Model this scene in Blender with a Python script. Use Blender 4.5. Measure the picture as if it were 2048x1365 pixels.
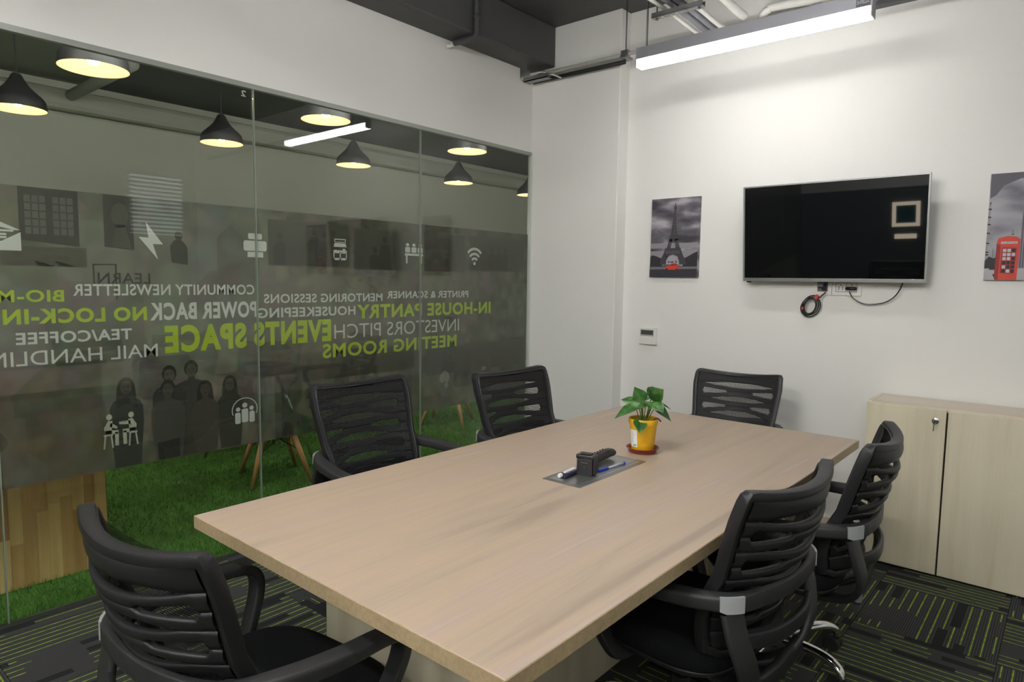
import bpy, bmesh, math, random
from mathutils import Vector, Matrix
random.seed(7)
for o in list(bpy.data.objects): bpy.data.objects.remove(o)
S = bpy.context.scene
COL = S.collection
PI = math.pi
R = math.radians

# ------------------------------------------------------------------ camera
cam = bpy.data.cameras.new('camera'); camo = bpy.data.objects.new('camera', cam); COL.objects.link(camo)
cam.sensor_fit = 'HORIZONTAL'; cam.sensor_width = 36.0
cam.lens = 36.0 * 1331.23 / 2048.0
cam.clip_start = 0.05
yaw, pitch, roll = R(40.443), R(5.236), R(-0.795)
fwd = Vector((-math.sin(yaw) * math.cos(pitch), math.cos(yaw) * math.cos(pitch), -math.sin(pitch)))
rt = Vector((math.cos(yaw), math.sin(yaw), 0)); dn = fwd.cross(rt)
r2 = math.cos(roll) * rt + math.sin(roll) * dn
d2 = -math.sin(roll) * rt + math.cos(roll) * dn
M = Matrix((r2, -d2, -fwd)).transposed().to_4x4(); M.translation = Vector((0, 0, 1.44))
camo.matrix_world = M
S.camera = camo

# ------------------------------------------------------------------ world, lights, exposure
w = bpy.data.worlds.new('world'); S.world = w; w.use_nodes = True
w.node_tree.nodes['Background'].inputs[0].default_value = (0.75, 0.8, 0.85, 1)
w.node_tree.nodes['Background'].inputs[1].default_value = 0.25
S.view_settings.view_transform = 'Standard'; S.view_settings.look = 'None'
S.view_settings.gamma = 1.0; S.view_settings.exposure = 0.3; S.view_settings.use_curve_mapping = False
TUBE_EMIT = 21.0        # linear LED lamp by the back wall
FILL_EMIT = 64.0       # unseen linear lamps added over and behind the camera for fill
TUBE_COL = (1.0, 0.98, 0.95)
PEND_EMIT = 34.0        # bulbs of the lounge pendants
LOUNGE_FILL = 42.0  # hidden tubes added above the glass to light the lounge

# ------------------------------------------------------------------ materials
def newmat(name):
    m = bpy.data.materials.new(name); m.use_nodes = True
    return m, m.node_tree, m.node_tree.nodes['Principled BSDF']
def srgb(r, g, b):
    f = lambda c: (c / 255 / 12.92) if c / 255 <= .04045 else ((c / 255 + .055) / 1.055) ** 2.4
    return (f(r), f(g), f(b), 1)
def plain(name, col, rough=.5, metal=0, spec=.5, bump=0, bscale=60, var=0, vscale=4):
    m, t, b = newmat(name)
    b.inputs['Base Color'].default_value = (*col[:3], 1); b.inputs['Roughness'].default_value = rough
    b.inputs['Metallic'].default_value = metal; b.inputs['Specular IOR Level'].default_value = spec
    tc = t.nodes.new('ShaderNodeTexCoord')
    if bump:
        n = t.nodes.new('ShaderNodeTexNoise'); n.inputs['Scale'].default_value = bscale; n.inputs['Detail'].default_value = 4
        t.links.new(tc.outputs['Object'], n.inputs['Vector'])
        bp = t.nodes.new('ShaderNodeBump'); bp.inputs['Strength'].default_value = bump; bp.inputs['Distance'].default_value = .002
        t.links.new(n.outputs['Fac'], bp.inputs['Height']); t.links.new(bp.outputs['Normal'], b.inputs['Normal'])
    if var:
        n = t.nodes.new('ShaderNodeTexNoise'); n.inputs['Scale'].default_value = vscale; n.inputs['Detail'].default_value = 5
        t.links.new(tc.outputs['Object'], n.inputs['Vector'])
        r = t.nodes.new('ShaderNodeValToRGB')
        r.color_ramp.elements[0].position = .3; r.color_ramp.elements[1].position = .7
        r.color_ramp.elements[0].color = (*[c * (1 - var) for c in col[:3]], 1)
        r.color_ramp.elements[1].color = (*[min(1, c * (1 + var)) for c in col[:3]], 1)
        t.links.new(n.outputs['Fac'], r.inputs['Fac']); t.links.new(r.outputs['Color'], b.inputs['Base Color'])
    return m
def emit(name, col, strength):
    m = bpy.data.materials.new(name); m.use_nodes = True; t = m.node_tree; t.nodes.clear()
    e = t.nodes.new('ShaderNodeEmission'); e.inputs[0].default_value = (*col[:3], 1); e.inputs[1].default_value = strength
    o = t.nodes.new('ShaderNodeOutputMaterial'); t.links.new(e.outputs[0], o.inputs[0]); return m
def wood(name, cols, stretch=(6, .45, 6), rough=.45, scale=1.6, detail=5, fine=.25):
    """streaky laminate: noise drawn out along one axis, cols from dark to light"""
    m, t, b = newmat(name)
    tc = t.nodes.new('ShaderNodeTexCoord'); mp = t.nodes.new('ShaderNodeMapping'); mp.inputs['Scale'].default_value = stretch
    t.links.new(tc.outputs['Object'], mp.inputs['Vector'])
    n = t.nodes.new('ShaderNodeTexNoise'); n.inputs['Scale'].default_value = scale; n.inputs['Detail'].default_value = detail
    n.inputs['Distortion'].default_value = .35
    t.links.new(mp.outputs['Vector'], n.inputs['Vector'])
    r = t.nodes.new('ShaderNodeValToRGB'); el = r.color_ramp.elements
    el[0].position = .28; el[1].position = .74; el[0].color = cols[0]; el[1].color = cols[-1]
    for i, c in enumerate(cols[1:-1]):
        e = el.new(.28 + .46 * (i + 1) / (len(cols) - 1)); e.color = c
    t.links.new(n.outputs['Fac'], r.inputs['Fac'])
    mp2 = t.nodes.new('ShaderNodeMapping'); mp2.inputs['Scale'].default_value = tuple(s * 9 if s > 1 else s * 3 for s in stretch)
    t.links.new(tc.outputs['Object'], mp2.inputs['Vector'])
    n2 = t.nodes.new('ShaderNodeTexNoise'); n2.inputs['Scale'].default_value = scale * 2; n2.inputs['Detail'].default_value = 3
    t.links.new(mp2.outputs['Vector'], n2.inputs['Vector'])
    mx = t.nodes.new('ShaderNodeMix'); mx.data_type = 'RGBA'; mx.blend_type = 'OVERLAY'; mx.inputs[0].default_value = fine
    t.links.new(r.outputs['Color'], mx.inputs[6]); t.links.new(n2.outputs['Fac'], mx.inputs[7])
    t.links.new(mx.outputs[2], b.inputs['Base Color'])
    b.inputs['Roughness'].default_value = rough; b.inputs['Specular IOR Level'].default_value = .4
    return m

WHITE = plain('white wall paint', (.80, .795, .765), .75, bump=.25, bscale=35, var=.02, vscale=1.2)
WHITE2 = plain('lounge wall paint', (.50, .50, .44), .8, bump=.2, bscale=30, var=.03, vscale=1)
DARK = plain('dark grey ceiling paint', (.078, .078, .079), .6, bump=.5, bscale=18, var=.12, vscale=3)
REARC = plain('grey rear wall paint', (.12, .135, .15), .7, bump=.3, bscale=30)
TABLE = wood('pale oak laminate', [srgb(160, 142, 125), srgb(174, 157, 139), srgb(182, 162, 140), srgb(178, 159, 145), srgb(190, 174, 156)], fine=.08)
TEDGE = wood('oak edge band', [srgb(166, 146, 114), srgb(184, 164, 130)], (3, 3, 3), scale=2)
CABM = wood('pale ash laminate', [srgb(206, 196, 170), srgb(220, 211, 186), srgb(224, 216, 192)], (7, 7, .4), fine=.12)
CABT = wood('pale ash top laminate', [srgb(205, 192, 176), srgb(218, 206, 190)], (.4, 7, 7), fine=.1)
PLAST = plain('black plastic', (.016, .016, .018), .42, spec=.45, bump=.15, bscale=400)
PLAST2 = plain('charcoal arm plastic', (.028, .028, .030), .45, spec=.45, bump=.15, bscale=400)
FABRIC = plain('black seat fabric', (.008, .009, .010), .9, spec=.2, bump=.9, bscale=600, var=.3, vscale=300)
CHROME = plain('chrome', (.75, .75, .76), .12, 1)
STEEL = plain('brushed steel', (.36, .36, .37), .38, 1, bump=.2, bscale=90)
ALU = plain('anodised aluminium', (.42, .42, .46), .4, .7)
SILVER = plain('silver plastic', (.50, .52, .53), .35, .3)
RUBBER = plain('caster rubber', (.012, .012, .012), .6)
WPLAST = plain('white plastic', (.78, .77, .73), .4)
WPIPE = plain('white painted conduit', (.72, .71, .67), .5, var=.08, vscale=9)
GPIPE = plain('grey painted conduit', (.22, .22, .25), .5, var=.1, vscale=9)
DPIPE = plain('dark painted conduit', (.06, .06, .062), .5)
BLACK = plain('matt black', (.012, .012, .013), .6)
GLOSSB = plain('glossy black', (.01, .01, .011), .25)

def meshmat():
    m = bpy.data.materials.new('black chair mesh'); m.use_nodes = True; t = m.node_tree; b = t.nodes['Principled BSDF']
    b.inputs['Base Color'].default_value = (.009, .009, .010, 1); b.inputs['Roughness'].default_value = .6
    tc = t.nodes.new('ShaderNodeTexCoord'); mp = t.nodes.new('ShaderNodeMapping'); mp.inputs['Scale'].default_value = (420, 420, 420)
    t.links.new(tc.outputs['Object'], mp.inputs['Vector'])
    sx = t.nodes.new('ShaderNodeSeparateXYZ'); t.links.new(mp.outputs['Vector'], sx.inputs[0])
    def sinabs(sock):
        a = t.nodes.new('ShaderNodeMath'); a.operation = 'SINE'; t.links.new(sock, a.inputs[0])
        c = t.nodes.new('ShaderNodeMath'); c.operation = 'ABSOLUTE'; t.links.new(a.outputs[0], c.inputs[0]); return c.outputs[0]
    mul = t.nodes.new('ShaderNodeMath'); mul.operation = 'MULTIPLY'
    t.links.new(sinabs(sx.outputs[0]), mul.inputs[0]); t.links.new(sinabs(sx.outputs[2]), mul.inputs[1])
    gt = t.nodes.new('ShaderNodeMath'); gt.operation = 'GREATER_THAN'; gt.inputs[1].default_value = .38; t.links.new(mul.outputs[0], gt.inputs[0])
    tr = t.nodes.new('ShaderNodeBsdfTransparent'); mx = t.nodes.new('ShaderNodeMixShader')
    t.links.new(gt.outputs[0], mx.inputs[0]); t.links.new(b.outputs[0], mx.inputs[1]); t.links.new(tr.outputs[0], mx.inputs[2])
    t.links.new(mx.outputs[0], t.nodes['Material Output'].inputs[0]); return m
MESHM = meshmat()

def glassmat():
    m = bpy.data.materials.new('clear partition glass'); m.use_nodes = True; t = m.node_tree; t.nodes.clear()
    tr = t.nodes.new('ShaderNodeBsdfTransparent'); tr.inputs[0].default_value = (.90, .925, .90, 1)
    gl = t.nodes.new('ShaderNodeBsdfGlossy'); gl.inputs['Roughness'].default_value = .006
    lw = t.nodes.new('ShaderNodeLayerWeight'); lw.inputs[0].default_value = .5
    pw = t.nodes.new('ShaderNodeMath'); pw.operation = 'POWER'; pw.inputs[1].default_value = 5; t.links.new(lw.outputs['Facing'], pw.inputs[0])
    fr = t.nodes.new('ShaderNodeMath'); fr.operation = 'MULTIPLY_ADD'; fr.inputs[1].default_value = .955; fr.inputs[2].default_value = .045; t.links.new(pw.outputs[0], fr.inputs[0])
    mx = t.nodes.new('ShaderNodeMixShader'); o = t.nodes.new('ShaderNodeOutputMaterial')
    t.links.new(fr.outputs[0], mx.inputs[0]); t.links.new(tr.outputs[0], mx.inputs[1]); t.links.new(gl.outputs[0], mx.inputs[2])
    t.links.new(mx.outputs[0], o.inputs[0]); return m
GLASS = glassmat()

def filmmat(name, base, seed, op=.8, var=True):
    """dark translucent window film with a faint printed photo collage"""
    m = bpy.data.materials.new(name); m.use_nodes = True; t = m.node_tree; t.nodes.clear()
    tr = t.nodes.new('ShaderNodeBsdfTransparent'); tr.inputs[0].default_value = (.85, .85, .8, 1)
    df = t.nodes.new('ShaderNodeBsdfDiffuse'); df.inputs[0].default_value = (*base, 1)
    mx = t.nodes.new('ShaderNodeMixShader'); mx.inputs[0].default_value = op
    o = t.nodes.new('ShaderNodeOutputMaterial')
    if var:
        tc = t.nodes.new('ShaderNodeTexCoord'); mp = t.nodes.new('ShaderNodeMapping')
        mp.inputs['Location'].default_value = (seed, seed * 1.7, seed * .6); t.links.new(tc.outputs['Object'], mp.inputs['Vector'])
        vo = t.nodes.new('ShaderNodeTexVoronoi'); vo.distance = 'CHEBYCHEV'; vo.inputs['Scale'].default_value = 2.6; vo.inputs['Randomness'].default_value = .75
        mp2 = t.nodes.new('ShaderNodeMapping'); mp2.inputs['Scale'].default_value = (0, 1, 1); t.links.new(mp.outputs[0], mp2.inputs[0]); t.links.new(mp2.outputs[0], vo.inputs['Vector'])
        hs = t.nodes.new('ShaderNodeHueSaturation'); hs.inputs['Saturation'].default_value = .2; hs.inputs['Value'].default_value = .8
        t.links.new(vo.outputs['Color'], hs.inputs['Color'])
        no = t.nodes.new('ShaderNodeTexNoise'); no.inputs['Scale'].default_value = 9; no.inputs['Detail'].default_value = 5; t.links.new(mp.outputs[0], no.inputs['Vector'])
        vo2 = t.nodes.new('ShaderNodeTexVoronoi'); vo2.inputs['Scale'].default_value = 14; vo2.feature = 'SMOOTH_F1'; t.links.new(mp2.outputs[0], vo2.inputs['Vector'])
        h2 = t.nodes.new('ShaderNodeHueSaturation'); h2.inputs['Saturation'].default_value = .35; t.links.new(vo2.outputs['Color'], h2.inputs['Color'])
        a = t.nodes.new('ShaderNodeMix'); a.data_type = 'RGBA'; a.inputs[0].default_value = .45
        t.links.new(hs.outputs[0], a.inputs[6]); t.links.new(no.outputs['Fac'], a.inputs[7])
        b = t.nodes.new('ShaderNodeMix'); b.data_type = 'RGBA'; b.inputs[0].default_value = .28
        t.links.new(a.outputs[2], b.inputs[6]); t.links.new(h2.outputs[0], b.inputs[7])
        c = t.nodes.new('ShaderNodeMix'); c.data_type = 'RGBA'; c.blend_type = 'MULTIPLY'; c.inputs[0].default_value = 1
        c.inputs[7].default_value = (*[x * 2.0 for x in base], 1)
        bc = t.nodes.new('ShaderNodeBrightContrast'); bc.inputs['Contrast'].default_value = .45; t.links.new(b.outputs[2], bc.inputs[0]); t.links.new(bc.outputs[0], c.inputs[6]); t.links.new(c.outputs[2], df.inputs[0])
    t.links.new(tr.outputs[0], mx.inputs[1]); t.links.new(df.outputs[0], mx.inputs[2]); t.links.new(mx.outputs[0], o.inputs[0]); return m
FILM = [filmmat('printed window film %d' % i, (.135, .128, .108), 3.1 * i + 1.3) for i in range(6)]
def vinyl(name, col): return plain(name, col, .7, spec=.2)
LWHITE = vinyl('white vinyl lettering', (.66, .66, .63)); LLIME = vinyl('lime vinyl lettering', (.46, .58, .055))

def carpetmat(name, seed):
    """charcoal carpet tile: fine pile ribs plus broken lime lines along local y"""
    m, t, b = newmat(name)
    N = t.nodes.new; L = t.links.new
    def math_(op, a, bb=None):
        n = N('ShaderNodeMath'); n.operation = op
        for i, s in enumerate((a, bb)):
            if s is None: continue
            if isinstance(s, (int, float)): n.inputs[i].default_value = s
            else: L(s, n.inputs[i])
        return n.outputs[0]
    tc = N('ShaderNodeTexCoord'); sp = N('ShaderNodeSeparateXYZ'); L(tc.outputs['Object'], sp.inputs[0])
    oi = N('ShaderNodeObjectInfo'); rnd = math_('MULTIPLY', oi.outputs['Random'], 97.0)
    u, v = sp.outputs[0], sp.outputs[1]
    p = .0357
    iu = math_('FLOOR', math_('DIVIDE', u, p)); fu = math_('FRACT', math_('DIVIDE', u, p))
    def white(a, bb, c):
        cx = N('ShaderNodeCombineXYZ'); 
        for i, s in enumerate((a, bb, c)):
            if isinstance(s, (int, float)): cx.inputs[i].default_value = s
            else: L(s, cx.inputs[i])
        wn = N('ShaderNodeTexWhiteNoise'); wn.noise_dimensions = '3D'; L(cx.outputs[0], wn.inputs['Vector']); return wn.outputs['Value']
    jit = math_('MULTIPLY', white(iu, rnd, 3.3 + seed), .05)
    gu = math_('FLOOR', math_('DIVIDE', math_('ADD', u, .02), .125)); gv = math_('FLOOR', math_('DIVIDE', math_('ADD', v, jit), .165))
    blk = white(gu, gv, rnd)
    on = math_('GREATER_THAN', blk, .27)
    on2 = math_('GREATER_THAN', white(iu, math_('FLOOR', math_('DIVIDE', math_('ADD', v, math_('MULTIPLY', jit, 6)), .21)), math_('ADD', rnd, 5.)), .16)
    line = math_('LESS_THAN', math_('ABSOLUTE', math_('SUBTRACT', fu, .5)), 0.062)
    lime = math_('MULTIPLY', math_('MULTIPLY', on, on2), line)
    rib = math_('ABSOLUTE', math_('SINE', math_('MULTIPLY', u, PI / .0089)))
    no = N('ShaderNodeTexNoise'); no.inputs['Scale'].default_value = 420; L(tc.outputs['Object'], no.inputs['Vector'])
    no2 = N('ShaderNodeTexNoise'); no2.inputs['Scale'].default_value = 30; L(tc.outputs['Object'], no2.inputs['Vector'])
    g = math_('ADD', math_('MULTIPLY', rib, math_('MULTIPLY', on2, .55)), math_('MULTIPLY', no.outputs['Fac'], .45))
    rp = N('ShaderNodeValToRGB'); rp.color_ramp.elements[0].position = .15; rp.color_ramp.elements[1].position = .95
    rp.color_ramp.elements[0].color = (.016, .017, .017, 1); rp.color_ramp.elements[1].color = (.088, .088, .090, 1); L(g, rp.inputs['Fac'])
    lc = N('ShaderNodeValToRGB'); lc.color_ramp.elements[0].color = (.13, .30, .02, 1); lc.color_ramp.elements[1].color = (.38, .50, .04, 1)
    lc.color_ramp.elements[0].position = .35; lc.color_ramp.elements[1].position = .65; L(no2.outputs['Fac'], lc.inputs['Fac'])
    mx = N('ShaderNodeMix'); mx.data_type = 'RGBA'; L(lime, mx.inputs[0]); L(rp.outputs['Color'], mx.inputs[6]); L(lc.outputs['Color'], mx.inputs[7])
    L(mx.outputs[2], b.inputs['Base Color']); b.inputs['Roughness'].default_value = .95; b.inputs['Specular IOR Level'].default_value = .15
    bp = N('ShaderNodeBump'); bp.inputs['Strength'].default_value = .6; bp.inputs['Distance'].default_value = .003; L(g, bp.inputs['Height']); L(bp.outputs['Normal'], b.inputs['Normal'])
    return m
CARPET = carpetmat('charcoal and lime carpet', 1.0)

# ------------------------------------------------------------------ mesh helpers
class MB:
    def __init__(s): s.v = []; s.f = []
    def add(s, V, F):
        k = len(s.v); s.v += [tuple(p) for p in V]; s.f += [tuple(i + k for i in f) for f in F]; return s
    def box(s, x0, x1, y0, y1, z0, z1, bev=0):
        if bev:
            bm = bmesh.new(); bmesh.ops.create_cube(bm, size=1)
            for q in bm.verts: q.co = Vector(((x0 + x1) / 2 + q.co.x * (x1 - x0), (y0 + y1) / 2 + q.co.y * (y1 - y0), (z0 + z1) / 2 + q.co.z * (z1 - z0)))
            bmesh.ops.bevel(bm, geom=bm.edges[:], offset=bev, segments=2, affect='EDGES', profile=.5)
            bm.verts.index_update(); s.add([q.co for q in bm.verts], [[q.index for q in f.verts] for f in bm.faces]); bm.free(); return s
        V = [(x, y, z) for z in (z0, z1) for y in (y0, y1) for x in (x0, x1)]
        return s.add(V, [(0, 2, 3, 1), (4, 5, 7, 6), (0, 1, 5, 4), (2, 6, 7, 3), (0, 4, 6, 2), (1, 3, 7, 5)])
    def sweep(s, path, prof, up=(0, 0, 1), closed=False, cap=True):
        """prof: function(i, t) -> list of (a, b) offsets along side / up axes, or a fixed list"""
        P = [Vector(p) for p in path]; n = len(P); rings = []; upv = Vector(up)
        for i in range(n):
            if closed: tg = P[(i + 1) % n] - P[i - 1]
            else: tg = P[min(i + 1, n - 1)] - P[max(i - 1, 0)]
            tg.normalize()
            u0 = upv
            side = tg.cross(u0)
            if side.length < 1e-4: side = tg.cross(Vector((0, 1, 0.01)))
            side.normalize(); u = side.cross(tg).normalized()
            pr = prof(i, i / (n - 1)) if callable(prof) else prof
            rings.append([P[i] + side * a + u * b for a, b in pr])
        m = len(rings[0]); V = [p for r in rings for p in r]; F = []
        for i in range(n if closed else n - 1):
            j = (i + 1) % n
            for k in range(m):
                l = (k + 1) % m; F.append((i * m + k, i * m + l, j * m + l, j * m + k))
        if cap and not closed:
            F.append(tuple(range(m - 1, -1, -1))); F.append(tuple((n - 1) * m + k for k in range(m)))
        return s.add(V, F)
    def tube(s, path, r, n=10, closed=False, cap=True):
        """round tube with a rotation-minimising frame"""
        P = [Vector(p) for p in path]; N = len(P); rr = r if isinstance(r, (list, tuple)) else [r] * N
        V = []; F = []; prev = None
        for i in range(N):
            tg = (P[(i + 1) % N] - P[i - 1]) if closed else (P[min(i + 1, N - 1)] - P[max(i - 1, 0)])
            tg.normalize()
            if prev is None:
                a = Vector((0, 0, 1)) if abs(tg.z) < .9 else Vector((1, 0, 0)); side = tg.cross(a).normalized()
            else:
                side = (prev - tg * prev.dot(tg)).normalized()
            prev = side; u = side.cross(tg)
            for k in range(n):
                t = 2 * PI * k / n; V.append(P[i] + (side * math.cos(t) + u * math.sin(t)) * rr[i])
        for i in range(N if closed else N - 1):
            j = (i + 1) % N
            for k in range(n):
                l = (k + 1) % n; F.append((i * n + k, i * n + l, j * n + l, j * n + k))
        if cap and not closed:
            F.append(tuple(range(n - 1, -1, -1))); F.append(tuple((N - 1) * n + k for k in range(n)))
        return s.add(V, F)
    def lathe(s, prof, n=32, c=(0, 0, 0), cap=True):
        V = [(c[0] + r * math.cos(2 * PI * k / n), c[1] + r * math.sin(2 * PI * k / n), c[2] + z) for r, z in prof for k in range(n)]; F = []
        for i in range(len(prof) - 1):
            for k in range(n):
                l = (k + 1) % n; F.append((i * n + k, i * n + l, (i + 1) * n + l, (i + 1) * n + k))
        if cap:
            F.append(tuple(range(n - 1, -1, -1))); F.append(tuple((len(prof) - 1) * n + k for k in range(n)))
        return s.add(V, F)
    def disc_x(s, c, r, w, n=20, ax=(1, 0, 0)):
        """short cylinder with axis ax centred at c"""
        a = Vector(ax).normalized(); c = Vector(c)
        return s.tube([c - a * w / 2, c - a * w * .3, c + a * w * .3, c + a * w / 2], [r * .9, r, r, r * .9], n)
    def prism(s, pts, to3, d):
        """flat outline pts (2-D) put in space by to3(a, b, depth); depth 0 is the seen face, d the back"""
        n = len(pts); V = [to3(a, b, 0) for a, b in pts] + [to3(a, b, d) for a, b in pts]
        F = [tuple(range(n)), tuple(range(2 * n - 1, n - 1, -1))] + [(i, n + i, n + (i + 1) % n, (i + 1) % n) for i in range(n)]
        return s.add(V, F)
    def build(s, name, mat, parent=None, smooth=False, loc=None, auto=None):
        me = bpy.data.meshes.new(name); me.from_pydata(s.v, [], s.f); me.update()
        if smooth or auto: 
            bm = bmesh.new(); bm.from_mesh(me); bmesh.ops.remove_doubles(bm, verts=bm.verts, dist=1e-5)
            bmesh.ops.recalc_face_normals(bm, faces=bm.faces)
            for f in bm.faces: f.smooth = True
            ang = auto if auto else R(180)
            if auto:
                for e in bm.edges: e.smooth = not (len(e.link_faces) == 2 and e.calc_face_angle(0) > ang)
            bm.to_mesh(me); bm.free()
        o = bpy.data.objects.new(name, me); COL.objects.link(o)
        if mat: me.materials.append(mat)
        if parent: o.parent = parent
        if loc: o.location = loc
        return o
def rr(w, h, r=.3, n=3):
    """rounded-rectangle profile w x h, r as share of the smaller half"""
    a, b = w / 2, h / 2; q = min(a, b) * r * 2; q = min(q, min(a, b)); out = []
    for cx, cy, t0 in ((a - q, b - q, 0), (-a + q, b - q, PI / 2), (-a + q, -b + q, PI), (a - q, -b + q, 3 * PI / 2)):
        for k in range(n + 1):
            t = t0 + PI / 2 * k / n; out.append((cx + q * math.cos(t), cy + q * math.sin(t)))
    return out
def spline(pts, k=6, closed=False):
    P = [Vector(p) for p in pts]; n = len(P); out = []
    rng = range(n if closed else n - 1)
    for i in rng:
        p0 = P[i - 1] if (closed or i) else P[0] * 2 - P[1]
        p1 = P[i]; p2 = P[(i + 1) % n]; p3 = P[(i + 2) % n] if (closed or i + 2 < n) else P[-1] * 2 - P[-2]
        for j in range(k):
            t = j / k
            out.append(.5 * ((2 * p1) + (p2 - p0) * t + (2 * p0 - 5 * p1 + 4 * p2 - p3) * t * t + (3 * p1 - p0 - 3 * p2 + p3) * t ** 3))
    if not closed: out.append(P[-1])
    return out
def empty(name, loc=(0, 0, 0), rz=0, parent=None):
    o = bpy.data.objects.new(name, None); COL.objects.link(o); o.location = loc; o.rotation_euler = (0, 0, rz); o.empty_display_size = .05
    if parent: o.parent = parent
    return o
def tag(o, label=None, cat=None, group=None, kind=None):
    if label: o['label'] = label
    if cat: o['category'] = cat
    if group: o['group'] = group
    if kind: o['kind'] = kind
    return o
def struct(o, label=None): return tag(o, label, None, None, 'structure')
def copy_tree(o, parent=None):
    c = o.copy(); COL.objects.link(c); c.parent = parent
    for ch in o.children: copy_tree(ch, c)
    return c
def boxo(name, b, mat, parent=None, bev=0): return MB().box(*b, bev=bev).build(name, mat, parent)
def text_mesh(body, bold=0.0):
    cu = bpy.data.curves.new('lettering', 'FONT'); cu.body = body; cu.offset = bold; cu.space_character = 1 + max(0, bold) * 3.2; cu.space_word = 1 - min(.3, max(0, bold) * 4); cu.resolution_u = 4
    ob = bpy.data.objects.new('lettering', cu); COL.objects.link(ob)
    dg = bpy.context.evaluated_depsgraph_get(); me = bpy.data.meshes.new_from_object(ob.evaluated_get(dg))
    V = [v.co.copy() for v in me.vertices]; F = [tuple(p.vertices) for p in me.polygons]
    bpy.data.objects.remove(ob); bpy.data.curves.remove(cu); bpy.data.meshes.remove(me)
    x0 = min(v.x for v in V); x1 = max(v.x for v in V); y0 = min(v.y for v in V); y1 = max(v.y for v in V)
    return [((v.x - x0) / (x1 - x0), (v.y - y0) / (y1 - y0)) for v in V], F
#=====MARK1

# ------------------------------------------------------------------ the room
GX = -3.24                      # glass plane
CEIL = 3.27
XR, YR, YB = 2.6, -2.4, 4.12    # right wall, rear wall, back wall
fl = struct(boxo('floor', (GX - .01, XR, YR, YB, -.12, -.006), plain('screed', (.1, .1, .1), .9)), 'charcoal carpet tile floor with broken lime green lines')
TX, TY = -.15, 3.06
tile_mesh = {}
i0 = math.floor((GX - TX) / .5); i1 = math.ceil((XR - TX) / .5); j0 = math.floor((YR - TY) / .5); j1 = math.ceil((YB - TY) / .5)
for i in range(i0, i1):
    for j in range(j0, j1):
        cx, cy = TX + i * .5 + .25, TY + j * .5 + .25
        x0, x1 = max(cx - .2494, GX + .006), min(cx + .2494, XR); y0, y1 = max(cy - .2494, YR), min(cy + .2494, YB)
        if x1 - x0 < .01 or y1 - y0 < .01: continue
        rot = (i + j) % 2 == 0                       # quarter-turn laying
        if random.random() < .12: rot = not rot
        q = [x0 - cx, x1 - cx, y0 - cy, y1 - cy]
        if rot: q = [q[2], q[3], -q[1], -q[0]]
        key = tuple(round(c, 3) for c in q)
        if key not in tile_mesh:
            t = MB().box(q[0], q[1], q[2], q[3], -.006, 0, bev=.0015).build('carpet_tile', CARPET, fl); tile_mesh[key] = t.data
        else:
            t = bpy.data.objects.new('carpet_tile', tile_mesh[key]); COL.objects.link(t); t.parent = fl
        t.location = (cx, cy, 0); t.rotation_euler = (0, 0, PI / 2 if rot else 0)

struct(boxo('wall_back', (-2.478, XR + .1, YB, YB + .12, 0, CEIL), WHITE), 'white painted back wall behind the television')
pil = boxo('wall_corner', (GX - .03, -2.478, 4.0, YB + .12, 0, CEIL), WHITE, bev=.006); struct(pil, 'shallow white pilaster between glass partition and television wall')
wl = MB(); wl.box(GX - .10, GX, YR, 3.85, 2.40, 2.985); wl.box(GX - .10, GX, 3.85, 4.0, 2.40, 2.90)
struct(wl.build('wall_left', WHITE), 'white bulkhead wall above the glass partition')
struct(boxo('wall_right', (XR, XR + .1, YR, YB, 0, CEIL), WHITE))
struct(boxo('wall_rear', (GX - .1, XR + .1, YR - .1, YR, 1.40, CEIL), WHITE), 'white upper part of the rear wall')
struct(boxo('wall_rear', (GX - .1, XR + .1, YR - .1, YR + .004, 0, 1.40), REARC), 'dark grey dado of the rear wall')
struct(boxo('ceiling', (GX - .3, XR + .1, YR - .1, YB + .12, CEIL, CEIL + .12), DARK), 'dark grey painted concrete ceiling slab')
struct(MB().box(GX - .35, -3.03, YR, 4.0, 2.985, CEIL, bev=.012).build('trim_1', DARK), 'dark grey concrete beam over the bulkhead')
struct(boxo('baseboard_back', (-2.478, -.82, YB - .012, YB, 0, .075), CABT))
struct(boxo('baseboard_corner', (GX + .01, -2.466, 4.0 - .012, 4.0, 0, .075), CABT))

# right wall window with a slatted blind (only seen as a reflection)
wn = struct(empty('window_2', (XR, 3.6, 2.33)))
MB().box(-.03, 0, -.36, .36, -.42, .42).build('window_frame', WPLAST, wn)
MB().box(-.034, -.03, -.31, .31, -.37, .37).build('window_pane', emit('daylit window', (.85, .93, 1), 1.3), wn)
for k in range(15):
    MB().add([(-.075, -.33, -.36 + k * .051), (-.05, -.33, -.33 + k * .051), (-.05, .33, -.33 + k * .051), (-.075, .33, -.36 + k * .051)], [(0, 1, 2, 3)]).build('blind_slat', WPLAST, wn)

# ------------------------------------------------------------------ glass partition with printed film
win = struct(empty('window_1', (0, 0, 0)), 'frameless glass partition with printed dark film band')
seams = [-2.4, -1.57, -.455, .657, 1.769, 2.888, 3.992]
films = []
GREEN = plain('glass edge', (.22, .26, .22), .3)
for k in range(6):
    a, b = seams[k] + .003, seams[k + 1] - .003
    boxo('glass_pane', (GX - .012, GX, a, b, .012, 2.385), GLASS, win)
    f = MB().add([(GX - .0135, a, .568), (GX - .0135, b, .568), (GX - .0135, b, 1.788), (GX - .0135, a, 1.788)], [(0, 1, 2, 3)]).build('window_film', FILM[k], win)
    films.append(f)
    if k: boxo('glass_joint', (GX - .0125, GX + .0006, seams[k] - .0026, seams[k] + .0026, .012, 2.385), GREEN, win)
CHAN = plain('partition channel', (.34, .36, .33), .45, .3)
boxo('top_channel', (GX - .025, GX + .004, YR, 4.0, 2.378, 2.402), CHAN, win)
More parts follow.
